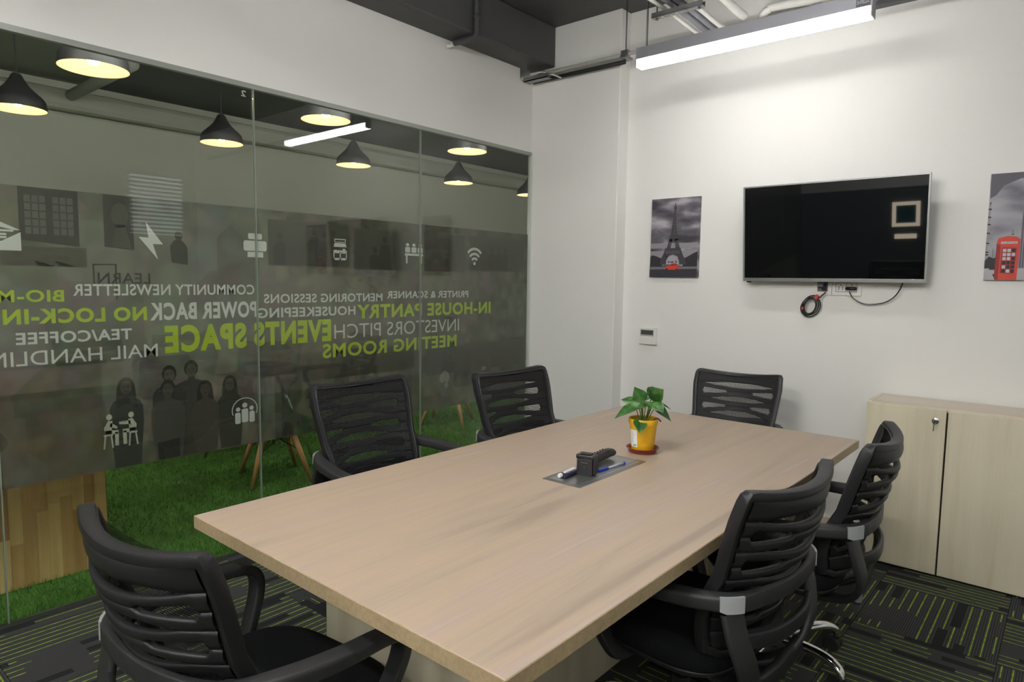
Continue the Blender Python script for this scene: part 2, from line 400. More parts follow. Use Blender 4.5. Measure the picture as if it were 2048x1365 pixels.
boxo('bottom_channel', (GX - .02, GX - .001, YR, 4.0, -.004, .012), plain('dark sill', (.05, .06, .045), .6), win)
boxo('side_channel', (GX - .02, GX + .012, 3.985, 4.0, .014, 2.378), plain('pale channel', (.6, .62, .58), .5), win)

def pane_of(y):
    for k in range(6):
        if seams[k] <= y <= seams[k + 1]: return films[k]
    return films[3]
LX = GX - .0126; PX = GX - .0131
def letters(body, y0, y1, z0, z1, mat=LWHITE, bold=.01, name='lettering', x=LX):
    V, F = text_mesh(body, bold)
    return MB().add([(x, y0 + (y1 - y0) * a, z0 + (z1 - z0) * b) for a, b in V], F).build(name, mat, pane_of((y0 + y1) / 2))
letters('COMMUNITY NEWSLETTER', 1.758, .942, 1.347, 1.398, bold=.017)
letters('BIO-METRICS', .909, .405, 1.323, 1.373, LLIME, .026)
letters('NO LOCK-IN', 1.233, .695, 1.233, 1.296, LLIME, .042)
letters('POWER BACK', 1.769, 1.246, 1.230, 1.313, bold=.035)
letters('TEA/COFFEE', 1.167, .734, 1.150, 1.200, bold=.026)
letters('MAIL HANDLING', 1.275, .570, 1.063, 1.1235, bold=.002)
letters('EVENTS', 2.219, 1.750, 1.0765, 1.205, LLIME, .05)
letters('SPACE', 1.710, 1.307, 1.0730, 1.205, LLIME, .05)
letters('PRINTER & SCANNER', 3.339, 2.623, 1.3155, 1.362, bold=.024)
letters('MENTORING SESSIONS', 2.589, 1.810, 1.300, 1.349, bold=.02)
letters('IN-HOUSE PANTRY', 3.571, 2.399, 1.198, 1.283, LLIME, .034)
letters('HOUSEKEEPING', 2.388, 1.776, 1.223, 1.276, bold=.024)
letters('INVESTORS PITCH', 3.250, 2.240, 1.0875, 1.171, bold=-.004)
letters('MEETING ROOMS', 3.227, 2.160, .980, 1.063, LLIME, .028)
letters('2', 1.735, 1.710, 2.335, 2.365, bold=.02, x=GX - .0122)

# icons on the film; local a runs towards -y (as read from the lounge), b up, both 0..1 in the given box
def icon(name, y0, y1, z0, z1, polys, mat=LWHITE, x=LX):
    m = MB()
    for p in polys:
        k = len(p); m.add([(x, y0 + (y1 - y0) * a, z0 + (z1 - z0) * b) for a, b in p], [tuple(range(k))])
    return m.build(name, mat, pane_of((y0 + y1) / 2))
def rect(a0, b0, a1, b1): return [(a0, b0), (a1, b0), (a1, b1), (a0, b1)]
def circ(a, b, ra, rb, n=20): return [(a + ra * math.cos(2 * PI * k / n), b + rb * math.sin(2 * PI * k / n)) for k in range(n)]
def ring(a, b, ra, rb, wa, wb, t0=0, t1=360, n=28):
    out = []
    for k in range(n):
        s0, s1 = R(t0 + (t1 - t0) * k / n), R(t0 + (t1 - t0) * (k + 1) / n)
        out.append([(a + ra * math.cos(s0), b + rb * math.sin(s0)), (a + ra * math.cos(s1), b + rb * math.sin(s1)),
                    (a + (ra - wa) * math.cos(s1), b + (rb - wb) * math.sin(s1)), (a + (ra - wa) * math.cos(s0), b + (rb - wb) * math.sin(s0))])
    return out
def rrect(a0, b0, a1, b1, r=.04):
    out = []
    for ca, cb, t in ((a1 - r, b1 - r, 0), (a0 + r, b1 - r, 90), (a0 + r, b0 + r, 180), (a1 - r, b0 + r, 270)):
        out += [(ca + r * math.cos(R(t + q)), cb + r * math.sin(R(t + q))) for q in (0, 30, 60, 90)]
    return out
# lightning bolt, seen mirrored: a=0 at the right hand end of the picture
icon('bolt_icon', 1.314, 1.210, 1.511, 1.680, [[(.695, 1), (0, .42), (.43, .42), (.226, 0), (1, .593), (.6, .585)]])
icon('printer_icon', 1.831, 1.705, 1.536, 1.660, [rrect(.2, .76, .8, 1, .06), rrect(0, .28, 1, .70, .08), [(.16, .02), (.84, .02), (.84, .24), (.16, .24)]])
icon('kitchen_icon', 2.332, 2.239, 1.540, 1.661, [rect(.08, .83, .92, .86), rect(.08, .96, .92, 1), rect(.08, .83, .14, 1), rect(.86, .83, .92, 1), [(.02, .62), (.98, .62), (.9, .8), (.1, .8)],
     rect(.12, .46, .32, .54), rect(.75, .46, .9, .48), rect(0, .38, 1, .46), rect(0, 0, .08, .38), rect(.92, 0, 1, .38), rect(.45, 0, .55, .38), rect(0, 0, 1, .1), rect(0, .32, 1, .38)])
icon('meeting_icon', 2.917, 2.766, 1.536, 1.664, [circ(.15, .91, .09, .08), circ(.5, .91, .09, .08), circ(.85, .91, .09, .08), rrect(.02, .53, .29, .80, .05), rrect(.36, .53, .64, .80, .05), rrect(.71, .53, .98, .80, .05),
     rect(0, .38, 1, .49), rect(.06, 0, .15, .38), rect(.85, 0, .94, .38)])
icon('wifi_icon', 3.477, 3.321, 1.539, 1.662, ring(.5, .12, .66, .88, .12, .15, 45, 135) + ring(.5, .12, .46, .60, .11, .14, 43, 137) + ring(.5, .12, .27, .34, .11, .14, 40, 140) + [circ(.5, .10, .08, .1)])
fp = []
for q in range(5): fp += ring(.5, .50, .10 + q * .10, .10 + q * .10, .048, .045, -70 + q * 16, 262 - q * 22, 22)
for q in range(3): fp += ring(.5, .50, .30 + q * .10, .30 + q * .10, .045, .042, 205 + q * 8, 280 - q * 10, 10)
icon('fingerprint_icon', 3.162, 3.070, .700, .816, fp, vinyl('grey vinyl', (.40, .40, .36)))
icon('bars_icon', 3.525, 3.484, .79, .815, [rect(0, 0, .22, 1), rect(.38, 0, .6, 1), rect(.76, 0, 1, 1)], vinyl('grey vinyl b', (.30, .30, .27)))
icon('group_icon', 1.762, 1.622, .683, .816, ring(.5, .52, .5, .48, .035, .035, -20, 205, 40) + [circ(.5, .70, .1, .1), circ(.24, .56, .085, .085), circ(.76, .56, .085, .085),
     rrect(.37, .03, .63, .56, .06), rrect(.12, .0, .33, .44, .06), rrect(.67, .0, .88, .44, .06)])
icon('envelope_icon', .769, .600, 1.530, 1.650, [[(0, 0), (1, 0), (1, .62), (.62, .30), (.38, .30), (0, .62)], [(0, .68), (.5, 1.0), (1, .68), (.9, .68), (.5, .8), (.14, .68)], rect(.28, .5, .6, .56), rect(.28, .40, .5, .46), rect(.14, .62, .86, .68)])
def fig(a, flip, lean):
    s = -1 if flip else 1
    X = lambda q: a + s * q
    return [circ(X(.05), .90, .075, .085), [(X(-.06), .42), (X(.10), .42), (X(.13), .78), (X(.02), .80), (X(-.09), .60)],
            [(X(-.06), .40), (X(.26), .40), (X(.28), .50), (X(-.06), .52)], [(X(.18), .06), (X(.27), .06), (X(.28), .45), (X(.18), .45)],
            [(X(.06), .62), (X(.26 + lean), .56 + lean), (X(.27 + lean), .63 + lean), (X(.08), .74)],
            [(X(-.10), .36), (X(.13), .36), (X(.13), .41), (X(-.10), .41)], [(X(-.12), .0), (X(-.08), .0), (X(-.04), .36), (X(-.08), .36)], [(X(.1), .0), (X(.14), .0), (X(.11), .36), (X(.07), .36)]]
icon('interview_icon', 1.190, 1.029, .665, .822, fig(.20, False, .10) + fig(.86, True, -.02), vinyl('cream vinyl', (.50, .50, .40)))

# faint collage shapes printed in the film: people, a paned window, a framed word, hands over a table
def ink(name, c, op=.75): return filmmat(name, c, 0, op, False)
INK_D = ink('dark film print', (.088, .084, .072)); INK_M = ink('mid film print', (.132, .127, .106)); INK_L = ink('light film print', (.185, .18, .155)); INK_B = ink('blue film print', (.078, .079, .074))
INK_R = ink('reddish film print', (.125, .106, .088)); INK_O = ink('olive film print', (.125, .124, .090))
PRN = [0]
def printed(name, mat, polys, y, x=PX):
    PRN[0] += 1; x = PX - .0003 + .000006 * PRN[0]; m = MB()
    for p in polys: m.add([(x, a, b) for a, b in p], [tuple(range(len(p)))])
    return m.build(name, mat, pane_of(y))
def person_print(yc, zt, hair, skin, cloth, longhair=False, r=.031, wide=1.0):
    hz = zt - r * 1.25; zb = .571; W = wide * r
    body = [(yc - 1.75 * W, zb), (yc + 1.75 * W, zb), (yc + 2.3 * W, hz - 5.2 * r), (yc + 2.25 * W, hz - 3.0 * r), (yc + 1.75 * W, hz - 2.1 * r), (yc + .55 * r, hz - 1.6 * r), (yc + .42 * r, hz - .8 * r), (yc - .42 * r, hz - .8 * r), (yc - .55 * r, hz - 1.6 * r), (yc - 1.75 * W, hz - 2.1 * r), (yc - 2.25 * W, hz - 3.0 * r), (yc - 2.3 * W, hz - 5.2 * r)]
    hp = [(yc + 1.08 * r * math.cos(t), hz + 1.30 * r * math.sin(t) + .12 * r) for t in [2 * PI * k / 24 for k in range(24)]]
    if longhair: hp = [(yc - 1.5 * r, hz - 3.4 * r), (yc - .4 * r, hz - 2.6 * r), (yc + .4 * r, hz - 2.6 * r), (yc + 1.5 * r, hz - 3.4 * r), (yc + 1.2 * r, hz)] + [(yc + 1.15 * r * math.cos(t), hz + 1.36 * r * math.sin(t)) for t in [PI * k / 12 for k in range(13)]] + [(yc - 1.2 * r, hz)]
    if longhair: printed('printed_person_hair', hair, [hp], yc)
    printed('printed_person_clothes', cloth, [body], yc)
    if not longhair: printed('printed_person_hair', hair, [hp], yc)
    printed('printed_person_face', skin, [[(yc + .78 * r * math.cos(t), hz - .18 * r + 1.02 * r * math.sin(t)) for t in [2 * PI * k / 20 for k in range(20)]]], yc)
    for e in (-.33, .33): printed('printed_person_eye', hair, [[(yc + (e + .16 * math.cos(t)) * r, hz + (.05 + .07 * math.sin(t)) * r) for t in [2 * PI * k / 8 for k in range(8)]]], yc)
    printed('printed_person_mouth', hair, [[(yc - .22 * r, hz - .62 * r), (yc + .22 * r, hz - .62 * r), (yc + .15 * r, hz - .72 * r), (yc - .15 * r, hz - .72 * r)]], yc)
INK_G = ink('crowd film print', (.104, .100, .084)); INK_G2 = ink('pale crowd film print', (.128, .122, .104)); INK_S = ink('shirt film print', (.118, .116, .10)); INK_H = ink('hair film print', (.062, .060, .053)); INK_F = ink('skin film print', (.135, .122, .10))
for yc, zt, c, lh, wd in ((1.3225, 1.012, INK_B, False, 1.1), (1.425, 1.028, INK_D, False, 1.2), (1.615, .937, INK_D, True, .95), (1.133, .975, INK_B, True, 1.0), (1.49, .925, INK_R, True, .95), (1.314, .944, INK_S, False, 1.1)):
    person_print(yc, zt, INK_H, INK_F, c, lh, wide=wd)
printed('printed_trousers', INK_H, [[(1.265, .571), (1.360, .571), (1.362, .660), (1.260, .655)]], 1.33)
# paned factory windows and a portrait poster at the upper left, seen mirrored
wins = []
for k in range(2):
    for i in range(3):
        for j in range(5): wins.append([(.785 + k * .098 + i * .026, 1.60 + j * .032), (.806 + k * .098 + i * .026, 1.60 + j * .032), (.806 + k * .098 + i * .026, 1.627 + j * .032), (.785 + k * .098 + i * .026, 1.627 + j * .032)])
printed('printed_window_wall', INK_D, [[(.765, 1.575), (.975, 1.555), (.975, 1.786), (.765, 1.786)]], .9)
printed('printed_window_panes', INK_L, wins, .9, PX + .00003)
printed('printed_poster', INK_D, [[(1.07, 1.56), (1.19, 1.55), (1.19, 1.786), (1.07, 1.786)]], 1.1)
printed('printed_portrait', INK_M, [[(1.135 + .036 * math.cos(2 * PI * k / 20), 1.70 + .055 * math.sin(2 * PI * k / 20)) for k in range(20)], [(1.10, 1.56), (1.18, 1.555), (1.155, 1.66), (1.12, 1.66)]], 1.1, PX + .00003)
printed('printed_person', INK_D, [[(1.385 + .018 * math.cos(2 * PI * k / 16), 1.625 + .022 * math.sin(2 * PI * k / 16)) for k in range(16)], [(1.350, 1.50), (1.425, 1.49), (1.425, 1.575), (1.40, 1.605), (1.365, 1.605), (1.345, 1.575)]], 1.4)
printed('printed_frame', INK_D, [[(1.02, 1.40), (1.027, 1.40), (1.027, 1.485), (1.02, 1.485)], [(1.02, 1.478), (1.115, 1.482), (1.115, 1.487), (1.02, 1.485)], [(1.108, 1.33), (1.115, 1.33), (1.115, 1.487), (1.108, 1.487)]], 1.1)
letters('LEARN', 1.253, 1.038, 1.400, 1.448, INK_H, .01, 'printed_word', PX + .0003)
letters('Spring Hour', 1.745, 1.47, 1.02, 1.075, INK_L, -.005, 'printed_word', PX + .0003)
random.seed(21)
for (ya, yb, za, zb) in ((1.84, 2.35, 1.50, 1.74), (2.38, 2.86, 1.49, 1.73), (2.93, 3.30, 1.49, 1.74), (3.35, 3.95, 1.50, 1.74), (2.0, 2.85, .86, 1.02), (2.95, 3.95, .80, .99), (.70, 1.0, 1.47, 1.55)):
    printed('printed_photo', random.choice((INK_M, INK_O, INK_M)), [[(ya, za), (yb, za), (yb, zb), (ya, zb)]], (ya + yb) / 2, PX - .0001)
    n = int((yb - ya) / .085)
    for k in range(n):
        c = ya + .05 + (yb - ya - .1) * (k + random.random() * .6) / n; h = (zb - za) * random.uniform(.55, .95); r = .017
        printed('printed_figure', random.choice((INK_G, INK_R, INK_G, INK_G2, INK_O)),
                [[(c + r * math.cos(2 * PI * q / 14), za + h - r + 1.2 * r * math.sin(2 * PI * q / 14)) for q in range(14)],
                 [(c - .038, za), (c + .038, za), (c + .040, za + h * .55), (c + .02, za + h - .045), (c - .02, za + h - .045), (c - .040, za + h * .55)]], c, PX - .00005 + .000004 * k)
#=====MARK2

# ------------------------------------------------------------------ conference table
tb = empty('conference_table', (-1.308, 2.03, 0)); tag(tb, 'long pale oak conference table with panel legs in the middle of the room', 'table')
MB().box(-.597, .597, -1.2, 1.2, .712, .75, bev=.002).build('table_top', TABLE, tb)
for y0, y1, x0, x1 in ((-1.2012, -1.2, -.596, .596), (1.2, 1.2012, -.596, .596)):
    boxo('edge_band', (x0, x1, y0, y1, .7135, .7485), TEDGE, tb)
for x0, x1 in ((-.5982, -.597), (.597, .5982)):
    boxo('edge_band', (x0, x1, -1.199, 1.199, .7135, .7485), TEDGE, tb)
MB().box(-.39, .39, -.90, -.865, 0, .712, bev=.001).build('leg_panel', CABM, tb)
MB().box(-.39, .39, .865, .90, 0, .712, bev=.001).build('leg_panel', CABM, tb)
MB().box(-.07, .068, -.865, .865, .0, .712, bev=.001).build('spine_panel', CABM, tb)
# cable flap let into the top
cf = MB().box(-.079, .079, -.229, .216, .7498, .7525, bev=.001).build('cable_flap', STEEL, tb)
MB().box(-.066, .066, -.215, .202, .7525, .7534, bev=.0004).build('flap_lid', plain('satin flap lid', (.42, .42, .42), .3, .9, bump=.2, bscale=70), cf)
boxo('flap_groove', (.048, .050, -.213, .200, .7533, .7537), plain('groove', (.08, .08, .08), .6), cf)
FZ = .7535

# things lying on the flap
b = empty('battery_pack', (-1.300, 1.945, FZ), R(12)); tag(b, 'black boxy battery pack standing on the metal cable flap', 'battery')
MB().box(-.030, .030, -.022, .022, 0, .058, bev=.003).build('body', PLAST, b)
MB().box(-.033, .034, -.024, .025, .058, .074, bev=.004).build('cap', GLOSSB, b)
MB().box(.030, .037, -.016, .016, .006, .062, bev=.002).build('side_rail', PLAST, b)
MB().box(-.020, .020, -.012, .014, .074, .077, bev=.001).build('contact_plate', PLAST2, b)
boxo('status_mark', (-.003, .003, -.0228, -.0218, .028, .031), plain('green print', (.01, .07, .02), .5), b)
boxo('name_strip', (-.014, .012, -.0226, -.0218, .045, .0475), plain('grey print', (.10, .10, .10), .5), b)
r_ = empty('remote_control', (-1.352, 2.115, FZ), R(4)); tag(r_, 'black remote control lying behind the battery pack', 'remote')
MB().sweep(spline([(0, -.085, .018), (0, -.06, .02), (0, .0, .022), (0, .06, .024), (0, .085, .022)], 4), lambda i, t: rr(.046, .030 if .04 < t < .96 else .022, .6)).build('body', PLAST, r_, auto=R(50))
for i in range(3):
    for j in range(6):
        MB().lathe([(.004, 0), (.004, .002), (.003, .003)], 8, (-.013 + .013 * i, -.06 + .02 * j, .0352 + j * .0005)).build('button', plain('red key', (.4, .03, .03), .5) if (i, j) == (1, 0) else PLAST2, r_)
p = empty('ball_pen', (-1.276, 2.078, FZ + .0045), R(-6)); tag(p, 'blue ball pen with a clear barrel lying in front of the remote', 'pen')
MB().tube([(0, -.082, 0), (0, -.078, 0), (0, -.03, 0), (0, -.025, 0)], [.003, .0048, .0052, .0045], 12).build('cap', plain('blue plastic', (.02, .06, .55), .3), p, smooth=True)
MB().tube([(0, -.025, 0), (0, .07, 0)], .0038, 12).build('barrel', plain('pale barrel', (.45, .5, .6), .15), p, smooth=True)
MB().tube([(0, .066, 0), (0, .072, 0), (0, .078, 0)], [.0045, .0055, .004], 12).build('end_plug', plain('blue plug', (.02, .05, .5), .3), p, smooth=True)
for nm, lab, x, y, rz, c1, c2 in (('whiteboard_marker', 'white whiteboard marker lying left of the dark one', -1.348, 1.895, 6, (.75, .75, .75), (.7, .7, .7)),
                                  ('whiteboard_marker', 'dark marker with a red cap lying against the battery pack', -1.330, 1.905, 3, (.03, .03, .06), (.6, .04, .03))):
    p = empty(nm, (x, y, FZ + .008), R(rz)); tag(p, lab, 'marker', 'whiteboard markers on the cable flap')
    MB().tube([(0, -.058, 0), (0, -.055, 0), (0, .02, 0), (0, .022, 0)], [.006, .008, .008, .007], 14).build('barrel', plain('marker barrel', c1, .35), p, auto=R(40))
    MB().tube([(0, .022, 0), (0, .024, 0), (0, .05, 0), (0, .056, 0)], [.0075, .0085, .008, .005], 14).build('cap', plain('marker cap', c2, .35), p, auto=R(40))
    MB().tube([(0, -.045, 0), (0, -.034, 0)], .0083, 14).build('ring_band', plain('marker band', (.03, .03, .12), .4), p, smooth=True)

# potted pothos
pt = empty('potted_plant', (-1.316, 2.372, .75), R(0)); tag(pt, 'leafy green pothos in a yellow pot on the table', 'plant')
YEL = plain('yellow pot plastic', (.72, .40, .012), .38, var=.04); TERRA = plain('terracotta plastic', (.22, .035, .015), .5)
MB().lathe([(.046, .002), (.052, .001), (.060, .018), (.066, .021), (.064, .023), (.057, .020), (.050, .005), (.0, .005)], 40, cap=False).build('saucer', TERRA, pt, auto=R(50))
MB().lathe([(.0, .006), (.043, .006), (.0445, .01), (.0555, .118), (.0585, .119), (.0595, .139), (.0585, .141), (.0555, .139), (.052, .12), (.0, .118)], 40, cap=False).build('pot', YEL, pt, auto=R(45))
MB().lathe([(.0525, .1205), (.03, .125), (.0, .127)], 24, cap=False).build('soil', plain('potting soil', (.03, .018, .01), .95, bump=1, bscale=120), pt, smooth=True)
# paper label wrapped on the pot (facing the camera's left)
lab = MB(); n = 8; V = []
for k in range(n + 1):
    t = R(229 + 44 * k / n)
    for z in (.028, .098): 
        rad = .0445 + (.0555 - .0445) * (z - .01) / .108 + .0006
        V.append((rad * math.cos(t), rad * math.sin(t), z))
lab.add(V, [(2 * k, 2 * k + 2, 2 * k + 3, 2 * k + 1) for k in range(n)])
lo = lab.build('paper_label', plain('white paper', (.75, .75, .74), .7), pt)
for q, (t0, t1, z0, z1) in enumerate(((234, 256, .088, .090), (234, 258, .081, .083), (236, 260, .074, .076), (236, 256, .064, .066), (236, 250, .058, .060), (236, 252, .052, .054), (236, 248, .046, .048), (248, 268, .033, .038))):
    lm = MB(); V = []
    for k in range(5):
        t = R(t0 + (t1 - t0) * k / 4)
        for z in (z0, z1):
            rad = .0445 + (.0555 - .0445) * (z - .01) / .108 + .0009; V.append((rad * math.cos(t), rad * math.sin(t), z))
    lm.add(V, [(2 * k, 2 * k + 2, 2 * k + 3, 2 * k + 1) for k in range(4)]).build('label_print', plain('label print', (.35, .38, .40) if q < 7 else (.10, .32, .36), .7), lo)
def leafmat():
    m, t, b = newmat('pothos leaf')
    tc = t.nodes.new('ShaderNodeTexCoord'); n = t.nodes.new('ShaderNodeTexNoise'); n.inputs['Scale'].default_value = 28; n.inputs['Detail'].default_value = 4
    t.links.new(tc.outputs['Object'], n.inputs['Vector']); r = t.nodes.new('ShaderNodeValToRGB'); e = r.color_ramp.elements
    e[0].position = .42; e[0].color = (.022, .105, .022, 1); e[1].position = .72; e[1].color = (.14, .30, .06, 1)
    t.links.new(n.outputs['Fac'], r.inputs['Fac']); t.links.new(r.outputs['Color'], b.inputs['Base Color']); b.inputs['Roughness'].default_value = .32; return m
LEAF = leafmat(); STEM = plain('leaf stem', (.07, .19, .03), .45)
def leaf(base, tip, width, roll_, curl=.25, fold=.25):
    """heart-shaped leaf from base to tip with a folded midrib and drooping tip; stem runs down to the soil"""
    B = Vector(base); T = Vector(tip); ax = T - B; Ln = ax.length; ax.normalize()
    up = Vector((0, 0, 1)); sd = ax.cross(up); sd = sd.normalized() if sd.length > .05 else Vector((1, 0, 0)); nm = sd.cross(ax).normalized()
    sd, nm = (sd * math.cos(roll_) + nm * math.sin(roll_)), (nm * math.cos(roll_) - sd * math.sin(roll_))
    prof = [(-.10, .0), (-.08, .30), (0, .62), (.12, .88), (.28, 1.0), (.45, .90), (.62, .66), (.78, .38), (.9, .16), (1, .0)]
    V = []; F = []; m = 6
    for i, (t, wd) in enumerate(prof):
        for k in range(-m, m + 1):
            q = k / m; tt = t
            if i == 0: tt = -.10 + .0
            notch = .10 * (1 - abs(q)) ** 2 if t < .05 else 0
            p = B + ax * Ln * (tt + notch) + sd * (wd * width / 2 * q) + nm * (abs(q) * wd * width / 2 * fold - curl * Ln * max(0, t - .2) ** 2 - .04 * wd * width * q * q)
            V.append(p)
    c = 2 * m + 1
    for i in range(len(prof) - 1):
        for k in range(2 * m): F.append((i * c + k, i * c + k + 1, (i + 1) * c + k + 1, (i + 1) * c + k))
    lf = MB().add(V, F).build('leaf', LEAF, pt, smooth=True)
    a = Vector((B.x * .25, B.y * .25, .122)); mid = (a + B) / 2 + Vector((B.x * .12, B.y * .12, .02))
    MB().tube(spline([a, mid, B], 5), .0017, 6).build('stem', STEM, lf, smooth=True)
cr = Vector((.761, .649, 0)); cf_ = Vector((-.649, .761, 0))      # right / away as seen from the camera, to lay leaves out around the pot
def LP(r_, f_, z): return tuple(cr * r_ + cf_ * f_ + Vector((0, 0, z)))
for bs, tp, wd, rl, cu, fo in ((LP(-.025, -.01, .195), LP(-.125, -.03, .148), .062, .35, .12, .30), (LP(-.012, .0, .205), LP(-.042, .0, .268), .074, 1.25, -.05, .35),
        (LP(.002, -.03, .212), LP(.030, -.075, .196), .082, .15, .25, .15), (LP(.030, .0, .222), LP(.075, -.01, .262), .092, 1.15, .1, .25), (LP(.030, .01, .222), LP(.035, .02, .275), .080, 1.4, .05, .2),
        (LP(.030, -.02, .200), LP(.108, -.045, .142), .080, -.30, .15, .25), (LP(.045, .02, .195), LP(.118, .03, .150), .066, -.1, .15, .3), (LP(-.024, -.048, .140), LP(-.030, -.090, .098), .058, .2, .1, .3),
        (LP(.0, .03, .205), LP(.0, .10, .215), .075, 0, .2, .3), (LP(-.040, .03, .200), LP(-.085, .06, .208), .055, .4, .15, .3), (LP(.025, -.035, .205), LP(.062, -.085, .186), .080, -.2, .2, .2),
        (LP(-.02, -.03, .205), LP(-.055, -.075, .190), .070, .2, .2, .25), (LP(.06, .01, .20), LP(.115, .0, .178), .060, .2, .15, .25)):
    leaf(bs, tp, wd, rl, cu, fo)
MB().tube(spline([LP(.035, -.01, .13), LP(.05, -.015, .142), LP(.060, -.02, .138), LP(.066, -.02, .130)], 4), [.003] * 13, 6).build('dry_leaf', plain('dry brown leaf', (.06, .03, .02), .8), pt, smooth=True)

# ------------------------------------------------------------------ low cabinet
cb = empty('low_cabinet', (-.445, 3.81, 0)); tag(cb, 'low pale two door cabinet against the back wall', 'cabinet')
CW = .362
MB().box(-CW, -CW + .02, .0, .295, 0, .846, bev=.0015).build('side_panel', CABM, cb)
MB().box(CW - .02, CW, .0, .295, 0, .846, bev=.0015).build('side_panel', CABM, cb)
MB().box(-CW + .0215, CW - .0215, .0, .295, .824, .8455, bev=.0015).build('top_panel', CABT, cb)
boxo('inner_carcass', (-CW + .02, CW - .02, .004, .29, .01, .82), plain('dark carcass', (.03, .028, .025), .7), cb)
for s, x0, x1 in ((-1, -CW, -.0135), (1, -.0055, CW)):
    d = MB().box(x0, x1, -.020, -.001, .012, .838, bev=.0015).build('door', CABM, cb)
    if s < 0:
        lk = MB(); lk.tube([(-.056, -.0205, .783), (-.056, -.026, .783), (-.056, -.028, .783)], [.0155, .0155, .012], 24); lk.build('lock', CHROME, d, auto=R(40))
        ky = MB(); ky.box(-.0575, -.0545, -.050, -.026, .775, .791); ky.tube(spline([(-.056, -.046, .775), (-.058, -.047, .76), (-.059, -.046, .745), (-.060, -.044, .735)], 3), .0022, 6)
        ky.tube([(-.056 + .006 * math.cos(t), -.047, .772 + .006 * math.sin(t)) for t in [2 * PI * k / 14 for k in range(14)]], .0009, 6, closed=True)
        ky.build('key', CHROME, d, smooth=False)

# ------------------------------------------------------------------ television, tilted forward on its wall bracket
tv = empty('television', (-1.1015, 4.03, 1.453)); tv.rotation_euler = (math.atan2(.06, .56), 0, 0)
tag(tv, 'black flat screen television in a thin silver frame on the wall', 'television')
TW, TH = .482, .563
MB().box(-TW + .004, TW - .004, .010, .032, .004, TH - .004, bev=.004).build('back_shell', BLACK, tv)
MB().box(-.25, .25, .028, .060, .06, .34, bev=.01).build('rear_box', BLACK, tv)
boxo('wall_bracket', (-.18, .18, .055, .085, .10, .30), plain('bracket steel', (.05, .05, .05), .5, .6), tv)
SCR = plain('glossy black screen', (.004, .0045, .005), .02, spec=.55)
boxo('screen', (-TW + .009, TW - .009, .0035, .012, .020, TH - .010), SCR, tv)
TVF = plain('silver television frame', (.45, .46, .47), .3, .85)
for bx in ((-TW, TW, 0, .026, 0, .0205), (-TW, TW, 0, .026, TH - .0105, TH), (-TW, -TW + .0095, 0, .026, .0205, TH - .0105), (TW - .0095, TW, 0, .026, .0205, TH - .0105)):
    MB().box(*bx, bev=.0015).build('frame_bar', TVF, tv)
MB().box(-.462, -.435, .006, .02, -.008, .001, bev=.002).build('sensor', GLOSSB, tv)

# sockets, plugs and leads under the television
def plate(name, x0, x1, z0, z1, label, y=YB):
    o = empty(name, ((x0 + x1) / 2, y, (z0 + z1) / 2)); tag(o, label, 'socket', 'wall sockets under the television')
    w_, h_ = (x1 - x0) / 2, (z1 - z0) / 2; MB().box(-w_, w_, -.010, 0, -h_, h_, bev=.002).build('plate', WPLAST, o); return o
s1 = plate('wall_socket', -1.195, -1.096, 1.378, 1.468, 'white socket plate holding the grey plug under the television')
MB().box(-.027, .029, -.013, -.0095, -.024, .040, bev=.002).build('dark_insert', plain('grey insert', (.10, .10, .11), .4), s1)
MB().box(-.02, .012, -.045, -.013, .0, .035, bev=.006).build('plug', plain('grey plug', (.09, .09, .10), .4), s1)
MB().box(.004, .024, -.038, -.013, -.018, .012, bev=.005).build('plug', GLOSSB, s1)
s2 = plate('wall_socket', -1.092, -.940, 1.377, 1.468, 'double white five hole socket right of the grey plug')
for xo in (-.031, .026):
    ins = MB().box(xo - .0255, xo + .0255, -.0115, -.009, -.022, .026, bev=.001).build('socket_insert', plain('socket insert', (.70, .70, .68), .35), s2)
    fr = MB()
    for q in ((xo - .027, xo - .0255, -.0235, .0275), (xo + .0255, xo + .027, -.0235, .0275)): fr.box(q[0], q[1], -.0112, -.009, q[2], q[3])
    for q in ((xo - .027, xo + .027, -.0245, -.0225), (xo - .027, xo + .027, .026, .0275)): fr.box(q[0], q[1], -.0112, -.009, q[2], q[3])
    fr.build('insert_shadow_gap', plain('socket gap', (.10, .10, .10), .6), ins)
    for hx, hz in ((0, .014), (-.009, .003), (.009, .003), (-.010, -.008), (.010, -.008)):
        MB().disc_x((xo + hx, -.0115, hz), .0033, .0012, 12, (0, 1, 0)).build('pin_hole', BLACK, ins)
MB().sweep([(.003, -.018, -.004), (.008, -.024, -.004), (.026, -.026, -.004), (.044, -.024, -.004), (.050, -.018, -.004)], rr(.022, .020, .5), up=(0, 0, 1)).build('plug', GLOSSB, s2, smooth=True)
ld = MB().tube(spline([(-.998, YB - .028, 1.402), (-.975, YB - .03, 1.365), (-.93, YB - .022, 1.338), (-.88, YB - .02, 1.333), (-.82, YB - .022, 1.345), (-.775, YB - .025, 1.375), (-.745, YB - .035, 1.42), (-.728, YB - .05, 1.47)], 7), .0032, 8).build('power_lead', GLOSSB)
tag(ld, 'black lead drooping from the socket up behind the television', 'cable')
co = empty('coiled_cable', (-1.202, YB - .026, 1.31)); tag(co, 'black cable coiled in a loop with red ties below the television', 'cable')
pts = []; random.seed(5)
for k in range(5 * 28 + 1):
    t = 2 * PI * k / 28 + .9; lp = k / 28
    ra = .052 - .0045 * lp + .004 * math.sin(lp * 2.2); rb = .062 - .0045 * lp + .003 * math.cos(lp * 1.7)
    a = ra * math.cos(t); b_ = rb * math.sin(t)
    pts.append((a + .18 * b_ + .004 * math.sin(lp * 3), -.004 + .012 * math.sin(lp * 2.6), b_))
pts = [(.082, -.004, .085), (.066, -.004, .070), (.052, -.004, .055)] + pts
